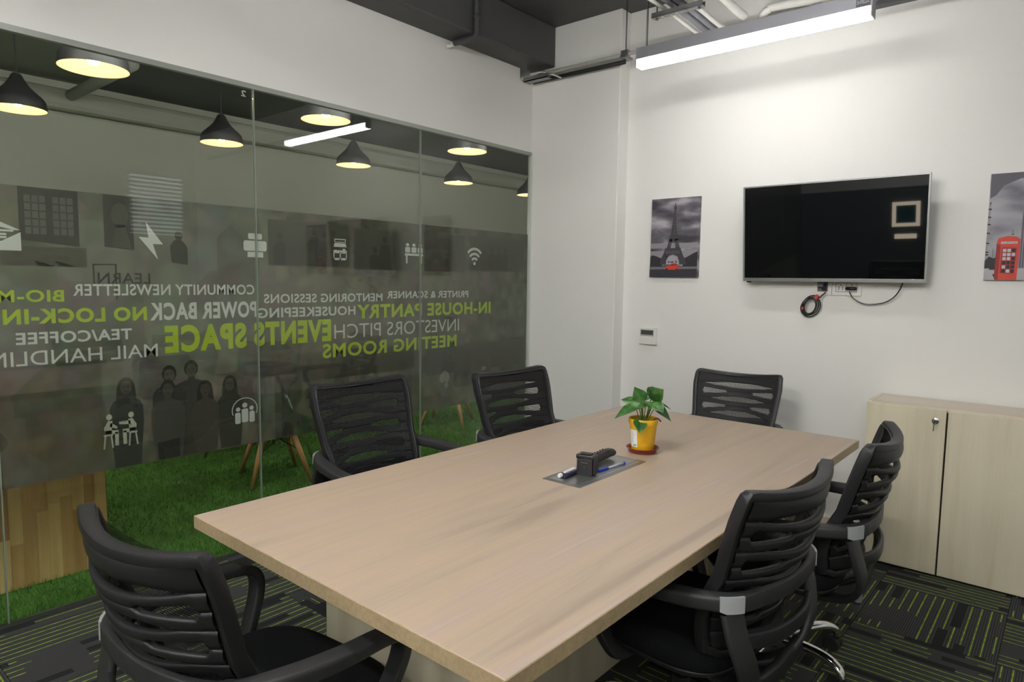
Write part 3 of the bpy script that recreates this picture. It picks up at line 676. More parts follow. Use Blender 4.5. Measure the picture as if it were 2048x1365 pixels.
MB().tube(pts, .0034, 7).build('cable_loops', GLOSSB, co, smooth=True)
RED = plain('red cable tie', (.62, .04, .05), .5)
MB().sweep([(.026, -.002, .046), (.040, -.002, .066)], rr(.022, .016, .4), up=(0, 1, 0)).build('cable_tie', RED, co)
MB().sweep([(-.054, -.002, -.014), (-.032, -.002, -.010)], rr(.018, .016, .4), up=(0, 1, 0)).build('cable_tie', RED, co)

# thermostat
th = empty('thermostat', (-2.262, YB, 1.067)); tag(th, 'white square thermostat with a small display on the wall', 'thermostat')
MB().box(-.064, .064, -.022, 0, -.057, .057, bev=.004).build('case', WPLAST, th)
MB().box(-.064, .064, -.0235, -.02, -.0575, -.012, bev=.002).build('flap', WPLAST, th)
boxo('display_bezel', (-.056, .045, -.0228, -.0215, .0, .045), plain('grey bezel', (.35, .36, .34), .5), th)
boxo('display', (-.052, .041, -.0233, -.0215, .010, .040), plain('lcd', (.07, .085, .07), .25), th)
V, F = text_mesh('24', 0.0)
MB().add([(-.030 + .02 * a, -.0236, .016 + .018 * b_) for a, b_ in V], F).build('digits', plain('lcd digits', (.015, .02, .015), .4), th)

# ------------------------------------------------------------------ canvas prints
def skymat(name, c0, c1, c2, sc=4.5, seed=0):
    m, t, b = newmat(name); tc = t.nodes.new('ShaderNodeTexCoord'); mp = t.nodes.new('ShaderNodeMapping')
    mp.inputs['Scale'].default_value = (1, 1, 2.3); mp.inputs['Location'].default_value = (seed, 0, seed)
    t.links.new(tc.outputs['Object'], mp.inputs['Vector']); n = t.nodes.new('ShaderNodeTexNoise'); n.inputs['Scale'].default_value = sc; n.inputs['Detail'].default_value = 5
    n.inputs['Roughness'].default_value = .45
    t.links.new(mp.outputs[0], n.inputs['Vector']); r = t.nodes.new('ShaderNodeValToRGB'); e = r.color_ramp.elements
    e[0].position = .36; e[0].color = (*c0, 1); e[1].position = .66; e[1].color = (*c2, 1); q = e.new(.5); q.color = (*c1, 1)
    t.links.new(n.outputs['Fac'], r.inputs['Fac']); t.links.new(r.outputs['Color'], b.inputs['Base Color']); b.inputs['Roughness'].default_value = .6; return m
def layer(par, name, mat, polys, k, y=-.020):
    m = MB()
    for p in polys: m.add([(a, y - .0001 * k, b_) for a, b_ in p], [tuple(range(len(p)))])
    return m.build(name, mat, par)
INKK = plain('print ink black', (.025, .022, .028), .6); INKG = plain('print ink grey', (.09, .085, .095), .6); INKP = plain('print ink pale', (.50, .48, .52), .6)
INKW = plain('print ink white', (.72, .70, .72), .6); INKRED = plain('print ink red', (.62, .055, .03), .55); INKRD = plain('print ink dark red', (.30, .02, .02), .55)
# Paris print
p1 = empty('canvas_print', (-2.088, YB, 1.735)); tag(p1, 'grey canvas print of an iron tower and a small red car', 'picture')
PW, PH = .174, .262
MB().box(-PW, PW, -.020, 0, -PH, PH, bev=.001).build('canvas', skymat('stormy sky print', (.045, .04, .055), (.13, .12, .145), (.42, .39, .43), 5.0, 2.3), p1)
Xf = lambda px: -PW + (px - 170) / 655 * 2 * PW
Zf = lambda py: PH - (py - 145) / 1060 * 2 * PH
def P1(l): return [(Xf(a), Zf(b_)) for a, b_ in l]
layer(p1, 'printed_haze', plain('print ink haze', (.27, .255, .28), .6), [P1([(172, 745), (812, 745), (812, 800), (172, 815)]), P1([(172, 850), (812, 840), (812, 900), (640, 945), (320, 945), (172, 900)])], 1)
layer(p1, 'printed_tree', INKK, [P1([(170, 925), (215, 905), (270, 925), (325, 950), (340, 1060), (168, 1060)])], 3)
layer(p1, 'printed_tree', INKK, [P1([(815, 860), (760, 885), (690, 925), (640, 950), (620, 1060), (815, 1060)])], 3)
layer(p1, 'printed_road', plain('print ink dark road', (.035, .033, .04), .6), [P1([(165, 1055), (815, 1055), (812, 1204), (165, 1204)])], 4)
layer(p1, 'printed_verge', plain('print ink mid grey', (.16, .155, .17), .6), [P1([(165, 1065), (815, 1060), (815, 1090), (165, 1100)])], 5)
layer(p1, 'printed_arch_light', plain('print ink arch', (.36, .34, .37), .6), [P1([(395, 1030), (400, 970), (440, 925), (487, 912), (535, 928), (565, 975), (572, 1030)])], 5)
layer(p1, 'printed_far_buildings', INKG, [P1([(420, 1012), (422, 980), (440, 985), (445, 1012)]), P1([(455, 1012), (455, 990), (500, 990), (500, 1012)]), P1([(520, 1012), (525, 978), (540, 978), (545, 1012)])], 6)
layer(p1, 'printed_tower', plain('print ink tower', (.050, .046, .055), .6), [
    P1([(497, 210), (505, 210), (508, 245), (518, 262), (518, 300), (512, 310), (520, 480), (528, 570), (536, 655), (444, 655), (455, 570), (470, 480), (485, 310), (482, 300), (482, 262), (492, 245)]),
    P1([(430, 655), (545, 655), (545, 690), (430, 690)]), P1([(432, 690), (470, 690), (452, 815), (398, 815)]), P1([(505, 690), (545, 690), (578, 815), (516, 815)]),
    P1([(435, 690), (545, 690), (550, 728), (430, 728)]), P1([(375, 812), (592, 812), (592, 838), (375, 838)]),
    P1([(372, 838), (595, 838), (615, 890), (560, 935), (535, 915), (487, 898), (440, 912), (405, 945), (355, 890)]),
    P1([(355, 890), (412, 930), (395, 985), (392, 1030), (310, 1030), (328, 940)]), P1([(613, 890), (640, 940), (670, 1030), (578, 1030), (572, 985), (555, 930)])], 7)
layer(p1, 'printed_lattice', plain('print ink lattice', (.17, .16, .18), .6), [P1([(488, 330 + 40 * k), (512, 345 + 40 * k), (512, 349 + 40 * k), (488, 334 + 40 * k)]) for k in range(8)] +
      [P1([(385 + 22 * k, 850), (391 + 22 * k, 850), (402 + 22 * k, 885), (396 + 22 * k, 885)]) for k in range(9)] + [P1([(420, 720 + 24 * k), (455, 712 + 24 * k), (455, 716 + 24 * k), (420, 724 + 24 * k)]) for k in range(4)] + [P1([(515, 712 + 24 * k), (560, 720 + 24 * k), (560, 724 + 24 * k), (515, 716 + 24 * k)]) for k in range(4)], 8)
layer(p1, 'printed_car', INKRED, [P1([(385, 1085), (388, 1065), (415, 1052), (450, 1045), (470, 1022), (510, 1016), (545, 1024), (562, 1055), (578, 1075), (576, 1102), (385, 1102)])], 9)
layer(p1, 'printed_car_window', INKRD, [P1([(458, 1048), (475, 1027), (505, 1022), (505, 1048)]), P1([(512, 1048), (512, 1022), (538, 1028), (548, 1048)])], 10)
layer(p1, 'printed_car_wheel', INKK, [P1([(408 + 15 * math.cos(t), 1098 + 16 * math.sin(t)) for t in [2 * PI * k / 14 for k in range(14)]]), P1([(548 + 13 * math.cos(t), 1098 + 15 * math.sin(t)) for t in [2 * PI * k / 14 for k in range(14)]])], 11)
# London print, cut by the frame
p2 = empty('canvas_print', (-.209, YB, 1.735)); tag(p2, 'grey canvas print of a red telephone box right of the television', 'picture')
MB().box(-PW, PW, -.020, 0, -PH, PH, bev=.001).build('canvas', skymat('pale sky print', (.14, .13, .17), (.33, .32, .36), (.46, .45, .48), 3.0, 9.1), p2)
X2 = lambda px: -PW + (px - 290) / 395 * .154
Z2 = lambda py: PH - (py - 118) / 1060 * 2 * PH
def P2(l): return [(X2(a), Z2(b_)) for a, b_ in l]
XE = 290 + .346 / .154 * 395
layer(p2, 'printed_storm_cloud', plain('print ink storm', (.11, .10, .125), .6), [P2([(292, 120), (XE, 120), (XE, 150), (600, 180), (430, 240), (360, 330), (300, 360)])], 1)
layer(p2, 'printed_street', plain('print ink pavement', (.42, .41, .44), .6), [P2([(290, 1060), (XE, 1060), (XE, 1176), (290, 1176)])], 2)
layer(p2, 'printed_street_shadow', INKK, [P2([(380, 1120), (430, 1110), (440, 1176), (410, 1176)])], 3)
layer(p2, 'printed_old_building', plain('print ink stone', (.30, .28, .30), .6), [P2([(290, 410), (312, 410), (318, 470), (312, 700), (306, 900), (330, 1060), (290, 1060)])], 3)
layer(p2, 'printed_cornices', INKK, [P2([(290, q), (325, q + 4), (322, q + 16), (290, q + 14)]) for q in (460, 540, 612, 700, 800, 890, 915)] + [P2([(300, 400), (316, 400), (308, 432)])], 4)
layer(p2, 'printed_trees', INKK, [P2([(290, 985), (330, 940), (380, 960), (420, 940), (420, 1075), (350, 1075), (335, 1060), (290, 1062)])], 5)
layer(p2, 'printed_lamp_post', INKK, [P2([(366, 860), (370, 860), (370, 950), (366, 950)]), P2([(558, 680), (562, 680), (562, 730), (558, 730)]), P2([(545, 722), (575, 722), (575, 728), (545, 728)])], 5)
layer(p2, 'printed_clock_tower', plain('print ink tower stone', (.20, .19, .23), .6), [P2([(648, 400), (670, 330), (720, 300), (760, 330), (780, 400), (790, 1060), (640, 1060), (640, 640)])], 4)
layer(p2, 'printed_tower_ribs', INKK, [P2([(652 + 26 * k, 420), (658 + 26 * k, 420), (658 + 26 * k, 1050), (652 + 26 * k, 1050)]) for k in range(5)], 5)
layer(p2, 'printed_booth', INKRED, [P2([(405, 790), (420, 758), (520, 738), (600, 748), (640, 770), (642, 800), (630, 1176), (420, 1176), (400, 1140)])], 6)
layer(p2, 'printed_booth_side', INKRD, [P2([(402, 810), (445, 830), (440, 1176), (425, 1176), (398, 1130)]), P2([(462, 850), (612, 855), (600, 1112), (455, 1108)])], 7)
layer(p2, 'printed_booth_panes', INKP, [P2([(472 + 46 * a, 866 + 41 * c), (508 + 46 * a, 867 + 41 * c), (507 + 46 * a, 898 + 41 * c), (471 + 46 * a, 897 + 41 * c)]) for a in range(3) for c in range(6) if (a, c) not in ((2, 0), (0, 3), (1, 3), (2, 2), (2, 3), (2, 4), (0, 5), (2, 5), (1, 4))], 8)
layer(p2, 'printed_booth_dark_panes', INKK, [P2([(472 + 46 * a, 866 + 41 * c), (508 + 46 * a, 867 + 41 * c), (507 + 46 * a, 898 + 41 * c), (471 + 46 * a, 897 + 41 * c)]) for a, c in ((2, 0), (0, 3), (1, 3), (2, 2), (2, 3), (2, 4), (0, 5), (2, 5), (1, 4))], 8)
layer(p2, 'printed_sign', INKW, [P2([(448, 795), (612, 795), (612, 815), (448, 815)])], 8)
V, F = text_mesh('TELEPHONE', .01)
MB().add([(X2(455 + 150 * a), -.0210, Z2(812 - 14 * b_)) for a, b_ in V], F).build('printed_word', INKK, p2)
#=====MARK3

# ------------------------------------------------------------------ mesh-back office chairs
TOPZ, BOTZ = .935, .470
def hw(v): return .195 + .052 * v - .012 * max(0, v - .85) / .15
def y0(v): return -.205 + .022 * math.sin(PI * min(1, v / .55)) - .115 * v ** 1.5
def BS(u, v, off=0):                       # back surface, off > 0 towards the rear
    return Vector((u * hw(v), y0(v) + .056 * u * u - off, BOTZ + v * (TOPZ - BOTZ) + .020 * u * u * max(0, v - .6) / .4))
def make_chair():
    root = empty('office_chair')
    # rim of the back: a continuous plastic loop
    us = 15; path = []
    for k in range(us): path.append(BS(-1, .06 + .86 * k / (us - 1)))
    for a, v in ((-.998, .965), (-.985, .988), (-.955, .998)): path.append(BS(a, v))
    for k in range(13): path.append(BS(-.90 + 1.80 * k / 12, 1.0))
    for a, v in ((.955, .998), (.985, .988), (.998, .965)): path.append(BS(a, v))
    for k in range(us): path.append(BS(1, .92 - .86 * k / (us - 1)))
    for k in range(9): path.append(BS(.8 - 1.6 * k / 8, .03))
    n = len(path); V = []; F = []; C0 = Vector((0, -.24, .72))
    prof = rr(.024, .034, .22, 2); m = len(prof)
    for i in range(n):
        tg = (path[(i + 1) % n] - path[i - 1]).normalized(); back = Vector((0, -1, 0)); back = (back - tg * back.dot(tg)).normalized(); out = tg.cross(back)
        for a, b in prof: V.append(path[i] + out * a + back * (b + .010))
    for i in range(n):
        j = (i + 1) % n
        for k in range(m): F.append((i * m + k, i * m + (k + 1) % m, j * m + (k + 1) % m, j * m + k))
    fr = MB().add(V, F).build('back_frame', PLAST, root, auto=R(35))
    bead = MB().tube([p + Vector((0, .0075, 0)) + (C0 - p) * .012 for p in path], .004, 6, closed=True); bead.build('mesh_bead', plain('mesh edge bead', (.02, .02, .021), .35), fr, smooth=True)
    # moulded slats: bands between staggered holes (long lens holes, then a pair of side holes, and so on)
    rows = [.865 - .0865 * k for k in range(9)]
    cols = [-.95 + 1.90 * k / 64 for k in range(65)]
    def half(r, u):
        a = abs(u)
        if r % 2 == 0:
            l = .84 if r == 0 else .68
            return .033 * max(0, 1 - (a / l) ** 2) if a < l else 0
        if a < .30 or a > .86: return 0
        q = (a - .30) / .56
        return (.017 + .019 * q) * min(1, math.sqrt(max(0, q) / .10)) * min(1, (1 - q) / .03 + .15)
    lim = [(lambda u: 1.0)] + [None] * 0
    for bnd in range(len(rows) + 1):
        top = [(.995 if bnd == 0 else rows[bnd - 1] - half(bnd - 1, u)) for u in cols]
        bot = [(.06 if bnd == len(rows) else rows[bnd] + half(bnd, u)) for u in cols]
        nr = 5; V = []; F = []
        for side in (0, 1):
            for i, u in enumerate(cols):
                for k in range(nr):
                    q = k / (nr - 1); v = top[i] + (bot[i] - top[i]) * q; bow = .034 * (1 - u * u) * min(1, max(0, (1.0 - v) / .22)) ** .6
                    bulge = (.004 * math.sin(PI * q)) * min(1, (top[i] - bot[i]) / .04)
                    V.append(BS(u, v, bow + (.020 + bulge if side == 0 else .006)))
        nc = len(cols)
        for i in range(nc - 1):
            for k in range(nr - 1):
                a = i * nr + k; F.append((a, a + nr, a + nr + 1, a + 1)); a += nc * nr; F.append((a, a + 1, a + nr + 1, a + nr))
            a = i * nr; b = a + nc * nr; F.append((a, b, b + nr, a + nr)); a += nr - 1; b += nr - 1; F.append((a, a + nr, b + nr, b))
        MB().add(V, F).build('back_slat', PLAST, fr, smooth=True)
    # stretched mesh on the sitter's side
    V = []; F = []; A, B = 17, 21
    for i in range(A):
        for j in range(B):
            u = -1 + 2 * i / (A - 1); v = .05 + .945 * j / (B - 1); p = BS(u * .995, v); p.y = y0(v) + .056 - .016 * (1 - u * u); V.append(p)
    for i in range(A - 1):
        for j in range(B - 1): F.append((i * B + j, (i + 1) * B + j, (i + 1) * B + j + 1, i * B + j + 1))
    MB().add(V, F).build('mesh_sheet', MESHM, root, smooth=True)
    # seat: cushion and underside shell
    def se(t, a, b, n_=3.6):
        c, s_ = math.cos(t), math.sin(t); return (a * math.copysign(abs(c) ** (2 / n_), c), b * math.copysign(abs(s_) ** (2 / n_), s_))
    def pad(rings, name, mat):
        V = []; F = []; n_ = 44
        for sc, z, dz in rings:
            for k in range(n_):
                x, y = se(2 * PI * k / n_, .245 * sc, .235 * sc); V.append((x, y + .035, z - dz * max(0, y / .235) ** 2 + .010 * (x / .245) ** 2))
        for i in range(len(rings) - 1):
            for k in range(n_): F.append((i * n_ + k, i * n_ + (k + 1) % n_, (i + 1) * n_ + (k + 1) % n_, (i + 1) * n_ + k))
        F.append(tuple(range(n_ - 1, -1, -1))); F.append(tuple((len(rings) - 1) * n_ + k for k in range(n_)))
        return MB().add(V, F).build(name, mat, root, smooth=True)
    pad([(.96, .420, .0), (1.0, .432, .005), (1.0, .455, .012), (.975, .476, .018), (.90, .486, .02), (.7, .488, .016), (.35, .485, .008), (.1, .484, .0)], 'seat', FABRIC)
    pad([(.70, .385, 0), (.86, .392, 0), (.95, .408, 0), (.97, .4205, 0), (.8, .421, 0)], 'seat_shell', PLAST)
    # arms: one band wraps the back at each side, runs forward, turns down to the seat
    for s in (-1, 1):
        P = [(s * .0, -.290, .666), (s * .06, -.288, .667), (s * .13, -.279, .668), (s * .203, -.256, .668), (s * .252, -.205, .667), (s * .281, -.11, .662), (s * .294, .0, .655), (s * .296, .10, .650), (s * .294, .158, .638), (s * .290, .182, .608), (s * .284, .178, .560), (s * .272, .148, .490), (s * .258, .120, .430), (s * .225, .105, .388), (s * .15, .10, .380)]
        path = spline(P, 5); n = len(path); V = []; F = []; bd = []
        for i in range(n):
            t = i / (n - 1); tg = (path[min(i + 1, n - 1)] - path[max(i - 1, 0)]).normalized(); lat = Vector((s, 0, 0))
            if t < .28: lat = Vector((s * (t / .28), -(1 - t / .28), 0))
            lat = (lat - tg * lat.dot(tg)).normalized(); up = tg.cross(lat) * s
            wd = .018 + .034 * min(1, max(0, (t - .15) / .18)) - .012 * max(0, (t - .6) / .4); ht = .048 - .020 * min(1, max(0, (t - .2) / .3))
            if t < .45 and .198 < abs(path[i].x) < .250: bd.append((path[i] + lat * (wd / 2 + .003), path[i] + lat * (wd / 2 - .004), up))
            for a, b in rr(wd, ht, .25): V.append(path[i] + lat * a + up * b)
        m = len(rr(.1, .1, .25))
        for i in range(n - 1):
            for k in range(m): F.append((i * m + k, i * m + (k + 1) % m, (i + 1) * m + (k + 1) % m, (i + 1) * m + k))
        F.append(tuple(range(m - 1, -1, -1))); F.append(tuple((n - 1) * m + k for k in range(m)))
        arm = MB().add(V, F).build('armrest', PLAST2, root, auto=R(40))
        # silver corner badge
        V = []; F = []; q = len(bd)
        for k, (po, pi_, up) in enumerate(bd):
            lo_, hi_ = -.0215, .0215 - (.006 if k == q - 1 else 0)
            V += [po + up * lo_, po + up * hi_, pi_ + up * hi_, pi_ + up * lo_]
        for k in range(q - 1):
            for j in range(4): F.append((4 * k + j, 4 * k + (j + 1) % 4, 4 * k + 4 + (j + 1) % 4, 4 * k + 4 + j))
        F += [(3, 2, 1, 0), tuple(4 * q - 4 + j for j in range(4))]
        tag(MB().add(V, F).build('badge', SILVER, arm), 'silver corner badge')
        # wide strut of the lower back bracket
        P = [(s * .215, -.238, .640), (s * .214, -.256, .575), (s * .190, -.270, .500), (s * .150, -.258, .435), (s * .105, -.215, .385), (s * .07, -.14, .360), (s * .05, -.04, .355)]
        path = spline(P, 5)
        MB().sweep(path, lambda i, t: rr(.020, .078 - .02 * t, .4), up=(s * 1, .15, .0)).build('back_strut', PLAST2, root, auto=R(40))
    MB().sweep(spline([(-.215, -.252, .560), (-.10, -.290, .553), (0, -.298, .551), (.10, -.290, .553), (.215, -.252, .560)], 5), rr(.016, .046, .4), up=(0, 0, 1)).build('lower_slat', PLAST, root, auto=R(40))
    MB().sweep(spline([(-.15, -.258, .430), (-.07, -.245, .385), (0, -.24, .375), (.07, -.245, .385), (.15, -.258, .430)], 5), rr(.026, .055, .4), up=(0, 0, 1)).build('lower_slat', PLAST, root, auto=R(40))
    MB().box(-.085, .085, -.16, .12, .340, .392, bev=.012).build('tilt_mechanism', PLAST, root, auto=R(40))
    MB().tube(spline([(.06, .0, .365), (.18, .0, .362), (.235, .005, .350)], 4), [.006] * 8 + [.010], 8).build('lever', PLAST, root, smooth=True)
    MB().lathe([(.026, .115), (.026, .25), (.018, .25), (.018, .345)], 20).build('gas_column', PLAST, root, auto=R(40))
    # star base with five chrome legs and casters
    base = MB().lathe([(.030, .062), (.046, .068), (.050, .09), (.046, .125), (.030, .132)], 28).build('star_base', CHROME, root, auto=R(40))
    for k in range(5):
        a = 2 * PI * k / 5; ca, sa = math.cos(a), math.sin(a); D = lambda r, z, o=0: (r * ca - o * sa, r * sa + o * ca, z)
        MB().sweep(spline([D(.03, .098), D(.09, .105), D(.17, .112), D(.225, .108), D(.262, .090), D(.276, .062)], 5), lambda i, t: rr(.050 - .018 * t, .036 - .010 * t, .6), up=(0, 0, 1)).build('base_leg', CHROME, base, smooth=True)
        c = MB()
        ang = a + .9 + k * .7; wx, wy = math.cos(ang), math.sin(ang); cx, cy, _ = D(.276, 0); cx += wy * .014; cy -= wx * .014
        for o in (-.016, .016): c.disc_x((cx + wx * o, cy + wy * o, .0285), .028, .020, 22, (wx, wy, 0))
        hood = [(cx + q * wx, cy + q * wy, .032) for q in (-.007, .007)]
        c.tube([(hood[0]), (hood[1])], .026, 18)
        c.tube([D(.276, .045), D(.276, .070)], .0075, 10)
        c.build('caster', RUBBER, base, auto=R(45))
    return root
BASEPARTS = ('star_base', 'gas_column')
GRP = 'mesh office chairs around the table'
proto = make_chair()
chairs = [  # back-top middle x, y, facing angle from +y (ccw), lift, base turn, label
    (-1.425, .502, 5.8, -.033, 10, 'black office chair nearest the glass at the near end of the table'),
    (-2.355, 1.742, -90.5, .040, 25, 'black mesh chair on the glass side nearer the camera'),
    (-2.14, 2.49, -94.5, .036, 40, 'black mesh chair on the glass side beside the white pilaster'),
    (-1.49, 3.79, 180 + 6.0, -.036, 10, 'black mesh chair at the far table end below the television'),
    (-.545, 1.800, 83.5, -.026, 30, 'black slatted office chair at the table side nearest the camera'),
    (-.490, 2.560, 95.2, -.030, 30, 'black slatted office chair facing the table beside the low cabinet')]
for i, (bx, by, ang, lift, bt, lab) in enumerate(chairs):
    c = proto if i == 0 else copy_tree(proto)
    a = R(ang); d = .285; c.location = (bx - math.sin(a) * d, by + math.cos(a) * d, 0); c.rotation_euler = (0, 0, a); tag(c, lab, 'chair', GRP)
    for ch in c.children:
        if not ch.name.startswith(BASEPARTS): ch.location.z = lift
        elif ch.name.startswith('gas_column'): ch.location.z = lift * .5; ch.location.y = .03
        else: ch.rotation_euler = (0, 0, R(bt)); ch.location.y = .03

# ------------------------------------------------------------------ linear lamps
TUBE = emit('led diffuser', TUBE_COL, TUBE_EMIT); FILL_TUBE = emit('bright led diffuser', TUBE_COL, FILL_EMIT)
def tube_lamp(x0, x1, y, z, label, mat, group='linear lamps of the meeting room'):
    o = empty('linear_lamp', ((x0 + x1) / 2, y, z)); tag(o, label, 'lamp', group); h = (x1 - x0) / 2
    MB().box(-h, h, -.032, .032, .045, .108, bev=.002).build('housing', ALU, o)
    MB().box(-h + .004, h - .004, -.030, .030, 0, .045, bev=.004).build('diffuser', mat, o)
    for s in (-1, 1): MB().box(s * h - .003, s * h + .003, -.0325, .0325, .002, .112, bev=.001).build('end_cap', ALU, o)
    for q in (-.93, .93): MB().tube([(q * h, 0, .108), (q * h, 0, CEIL - z)], .0018, 6).build('hanging_wire', STEEL, o)
    return o
l1 = tube_lamp(-2.006, -.806, 3.43, 2.645, 'long glowing linear lamp hanging in front of the back wall', TUBE)
MB().box(.535, .594, -.0335, -.0318, .048, .086).build('maker_label', plain('grey lamp label', (.14, .14, .17), .5), l1)
V, F = text_mesh('D-STELLUX', .02)
MB().add([(.540 + .050 * a, -.0340, .060 + .016 * b) for a, b in V], F).build('label_print', plain('label white', (.7, .7, .72), .5), l1)
for x0_, yy, zz, lab in ((-2.0, .93, 2.76, 'long linear lamp above the near half of the table, over the picture edge'), (-2.0, -.45, 2.69, 'long linear lamp behind the camera over the near end of the table'), (-2.0, -1.6, 2.80, 'long linear lamp close to the rear wall on the glass side'),
                     (.2, -.45, 3.02, 'long linear lamp right of and behind the camera'), (.2, -1.6, 2.86, 'long linear lamp close to the rear wall on the right')):
    tube_lamp(x0_, x0_ + 1.2, yy, zz, lab, FILL_TUBE)  # lamps added out of view to raise the room's fill light

# square ring light on the charcoal rear wall, mirrored in the television
rl = empty('wall_ring_light', (-1.885, YR, 1.035)); tag(rl, 'square cream ring light on the dark rear wall mirrored in the television', 'lamp')
RL = emit('warm ring light', (1, .86, .66), 5.0)
for q in ((-.165, .165, .12, .165), (-.165, .165, -.165, -.12), (-.165, -.12, -.12, .12), (.12, .165, -.12, .12)): boxo('light_bar', (q[0], q[1], 0, .03, q[2], q[3]), RL, rl)
boxo('back_panel', (-.12, .12, 0, .012, -.12, .12), plain('teal panel', (.02, .10, .14), .5), rl)
boxo('light_bar', (-.13, .13, 0, .03, -.33, -.27), RL, rl)

# ------------------------------------------------------------------ ceiling services
# conduit run along the back wall on a hung tray
cr_ = empty('conduit_run', (0, 3.93, 2.915)); tag(cr_, 'white conduit and black cable hung along the back wall', 'conduit')
MB().tube([(-3.30, 0, .022), (1.9, 0, .005)], .0125, 12).build('white_pipe', WPIPE, cr_, smooth=True)
MB().tube([(-3.20, .03, -.012), (-2.42, .03, -.018)], .014, 10).build('black_cable', BLACK, cr_, smooth=True)
MB().box(-.95, 1.9, .015, .065, -.035, -.005, bev=.003).build('black_trunking', plain('dark trunking', (.045, .047, .05), .45), cr_)
for x in (-3.10, -2.40, -1.20):
    br = MB(); br.box(x - .02, x + .02, -.035, .06, -.008, .008); br.box(x - .025, x + .025, -.02, .02, -.004, .042); br.build('clamp', STEEL, cr_)
for x, yy in ((-2.385, -.02), (-2.27, .05), (-3.12, 0)):
    MB().tube([(x, yy, .03), (x, yy, CEIL - 2.915)], .004, 8).build('hanging_rod', plain('dark rod', (.12, .12, .13), .5, .5), cr_, smooth=True)
tray = MB(); tray.box(-3.24, -3.02, -.04, .03, -.022, -.014); tray.box(-3.24, -3.02, -.04, -.036, -.022, .01); tray.build('tray_end', STEEL, cr_)
MB().tube(spline([(-3.22, -.03, .0), (-3.10, -.02, .03), (-3.0, .01, .0), (-2.94, .02, -.03)], 5), .006, 8).build('loose_wire', WPIPE, cr_, smooth=True)
# bundle of pipes crossing the room above the lamp on a strut hanger
specs = [('white_pipe', 'thin white conduit at the left of the ceiling pipe bundle', -1.865, 2.945, .011, WPIPE), ('grey_pipe', 'grey conduit second in the ceiling pipe bundle', -1.815, 2.955, .017, GPIPE), ('grey_pipe', 'grey conduit third in the ceiling pipe bundle', -1.770, 2.958, .017, GPIPE), ('white_pipe', 'white conduit fourth in the ceiling pipe bundle', -1.725, 2.955, .013, WPIPE), ('thick_pipe', 'thick white pipe at the right of the ceiling pipe bundle', -1.610, 3.00, .024, WPIPE)]
for k, (nm, lab, x, z, r_, m_) in enumerate(specs):
    o = MB().tube(spline([(x, YR, z), (x, 0, z), (x, 2.8, z), (x + .005, 3.45, z - .002), (x + .01, 3.80, z - .02), (x + .015, 3.90, z - .022)], 6), r_, 12).build(nm, m_, smooth=True); tag(o, lab, 'pipe', 'ceiling pipe bundle')
hg = empty('pipe_hanger', (-1.775, 3.43, 2.915)); tag(hg, 'slotted steel strut hanger under the ceiling pipe bundle', 'hanger')
st = MB(); st.box(-.15, .15, -.018, -.014, -.016, .010); st.box(-.15, .15, .014, .018, -.016, .010); st.box(-.15, .15, -.018, .018, -.018, -.014); st.build('strut', STEEL, hg)
for x in (-.125, .125):
    MB().tube([(x, 0, -.02), (x, 0, CEIL - 2.915)], .004, 8).build('threaded_rod', plain('rod', (.13, .13, .13), .5, .5), hg)
    MB().lathe([(.009, -.028), (.009, -.018)], 6, (x, 0, 0)).build('nut', STEEL, hg)
for x in (-.09, -.04, .0, .05): MB().lathe([(.010, -.024), (.010, -.018)], 10, (x, 0, 0)).build('clamp_bolt', WPIPE, hg)
el = MB().tube(spline([(-1.555, 4.06, 2.93), (-1.555, 4.06, 2.985), (-1.548, 4.06, 3.022), (-1.515, 4.06, 3.045), (-1.45, 4.06, 3.05), (-.9, 4.06, 3.02), (.5, 4.06, 3.02), (2.4, 4.06, 3.02)], 6), .023, 14).build('drain_pipe', WPIPE, smooth=True)
tag(el, 'white elbow pipe bending down onto the back wall above the lamp', 'pipe')
dp = empty('beam_conduit', (0, 0, 0)); tag(dp, 'dark painted conduit running down the ceiling beam to the bulkhead', 'conduit')
MB().tube(spline([(-3.008, 3.145, CEIL), (-3.008, 3.145, 3.10), (-3.008, 3.145, 2.99), (-3.02, 3.145, 2.968), (-3.06, 3.142, 2.962), (-3.15, 3.14, 2.962), (-3.20, 3.14, 2.964)], 6), .019, 12).build('dark_pipe', DPIPE, dp, smooth=True)
MB().tube([(-3.008, 3.145, 3.075), (-3.008, 3.145, 3.095)], .025, 12).build('coupling', DPIPE, dp, smooth=True)
MB().tube(spline([(-3.195, 3.14, 2.962), (-3.215, 3.135, 2.955), (-3.222, 3.12, 2.945), (-3.235, 3.10, 2.942)], 5), .014, 10).build('white_stub', WPIPE, dp, smooth=True)

# ------------------------------------------------------------------ the lounge behind the glass
LXW = -7.55
GRS = plain('artificial turf backing', (.045, .125, .014), .9, var=.3, vscale=5)
struct(boxo('floor_lounge', (LXW, GX - .02, -2.4, 13.0, -.1, -.004), GRS), 'artificial turf floor of the lounge')
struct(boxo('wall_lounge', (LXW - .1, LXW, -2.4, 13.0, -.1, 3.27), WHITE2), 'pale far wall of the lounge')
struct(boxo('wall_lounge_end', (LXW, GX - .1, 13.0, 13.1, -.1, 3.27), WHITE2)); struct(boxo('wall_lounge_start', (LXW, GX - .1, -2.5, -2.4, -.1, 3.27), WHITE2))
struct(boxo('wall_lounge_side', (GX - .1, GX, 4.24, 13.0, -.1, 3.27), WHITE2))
struct(boxo('ceiling_lounge', (LXW, GX - .04, 2.35, 13.1, 3.27, 3.37), DARK), 'dark ceiling slab of the lounge')
struct(boxo('ceiling_lounge', (LXW, GX - .3, -2.4, 2.35, 3.27, 3.37), plain('grey soffit', (.26, .27, .24), .7)), 'grey ceiling bay of the lounge')
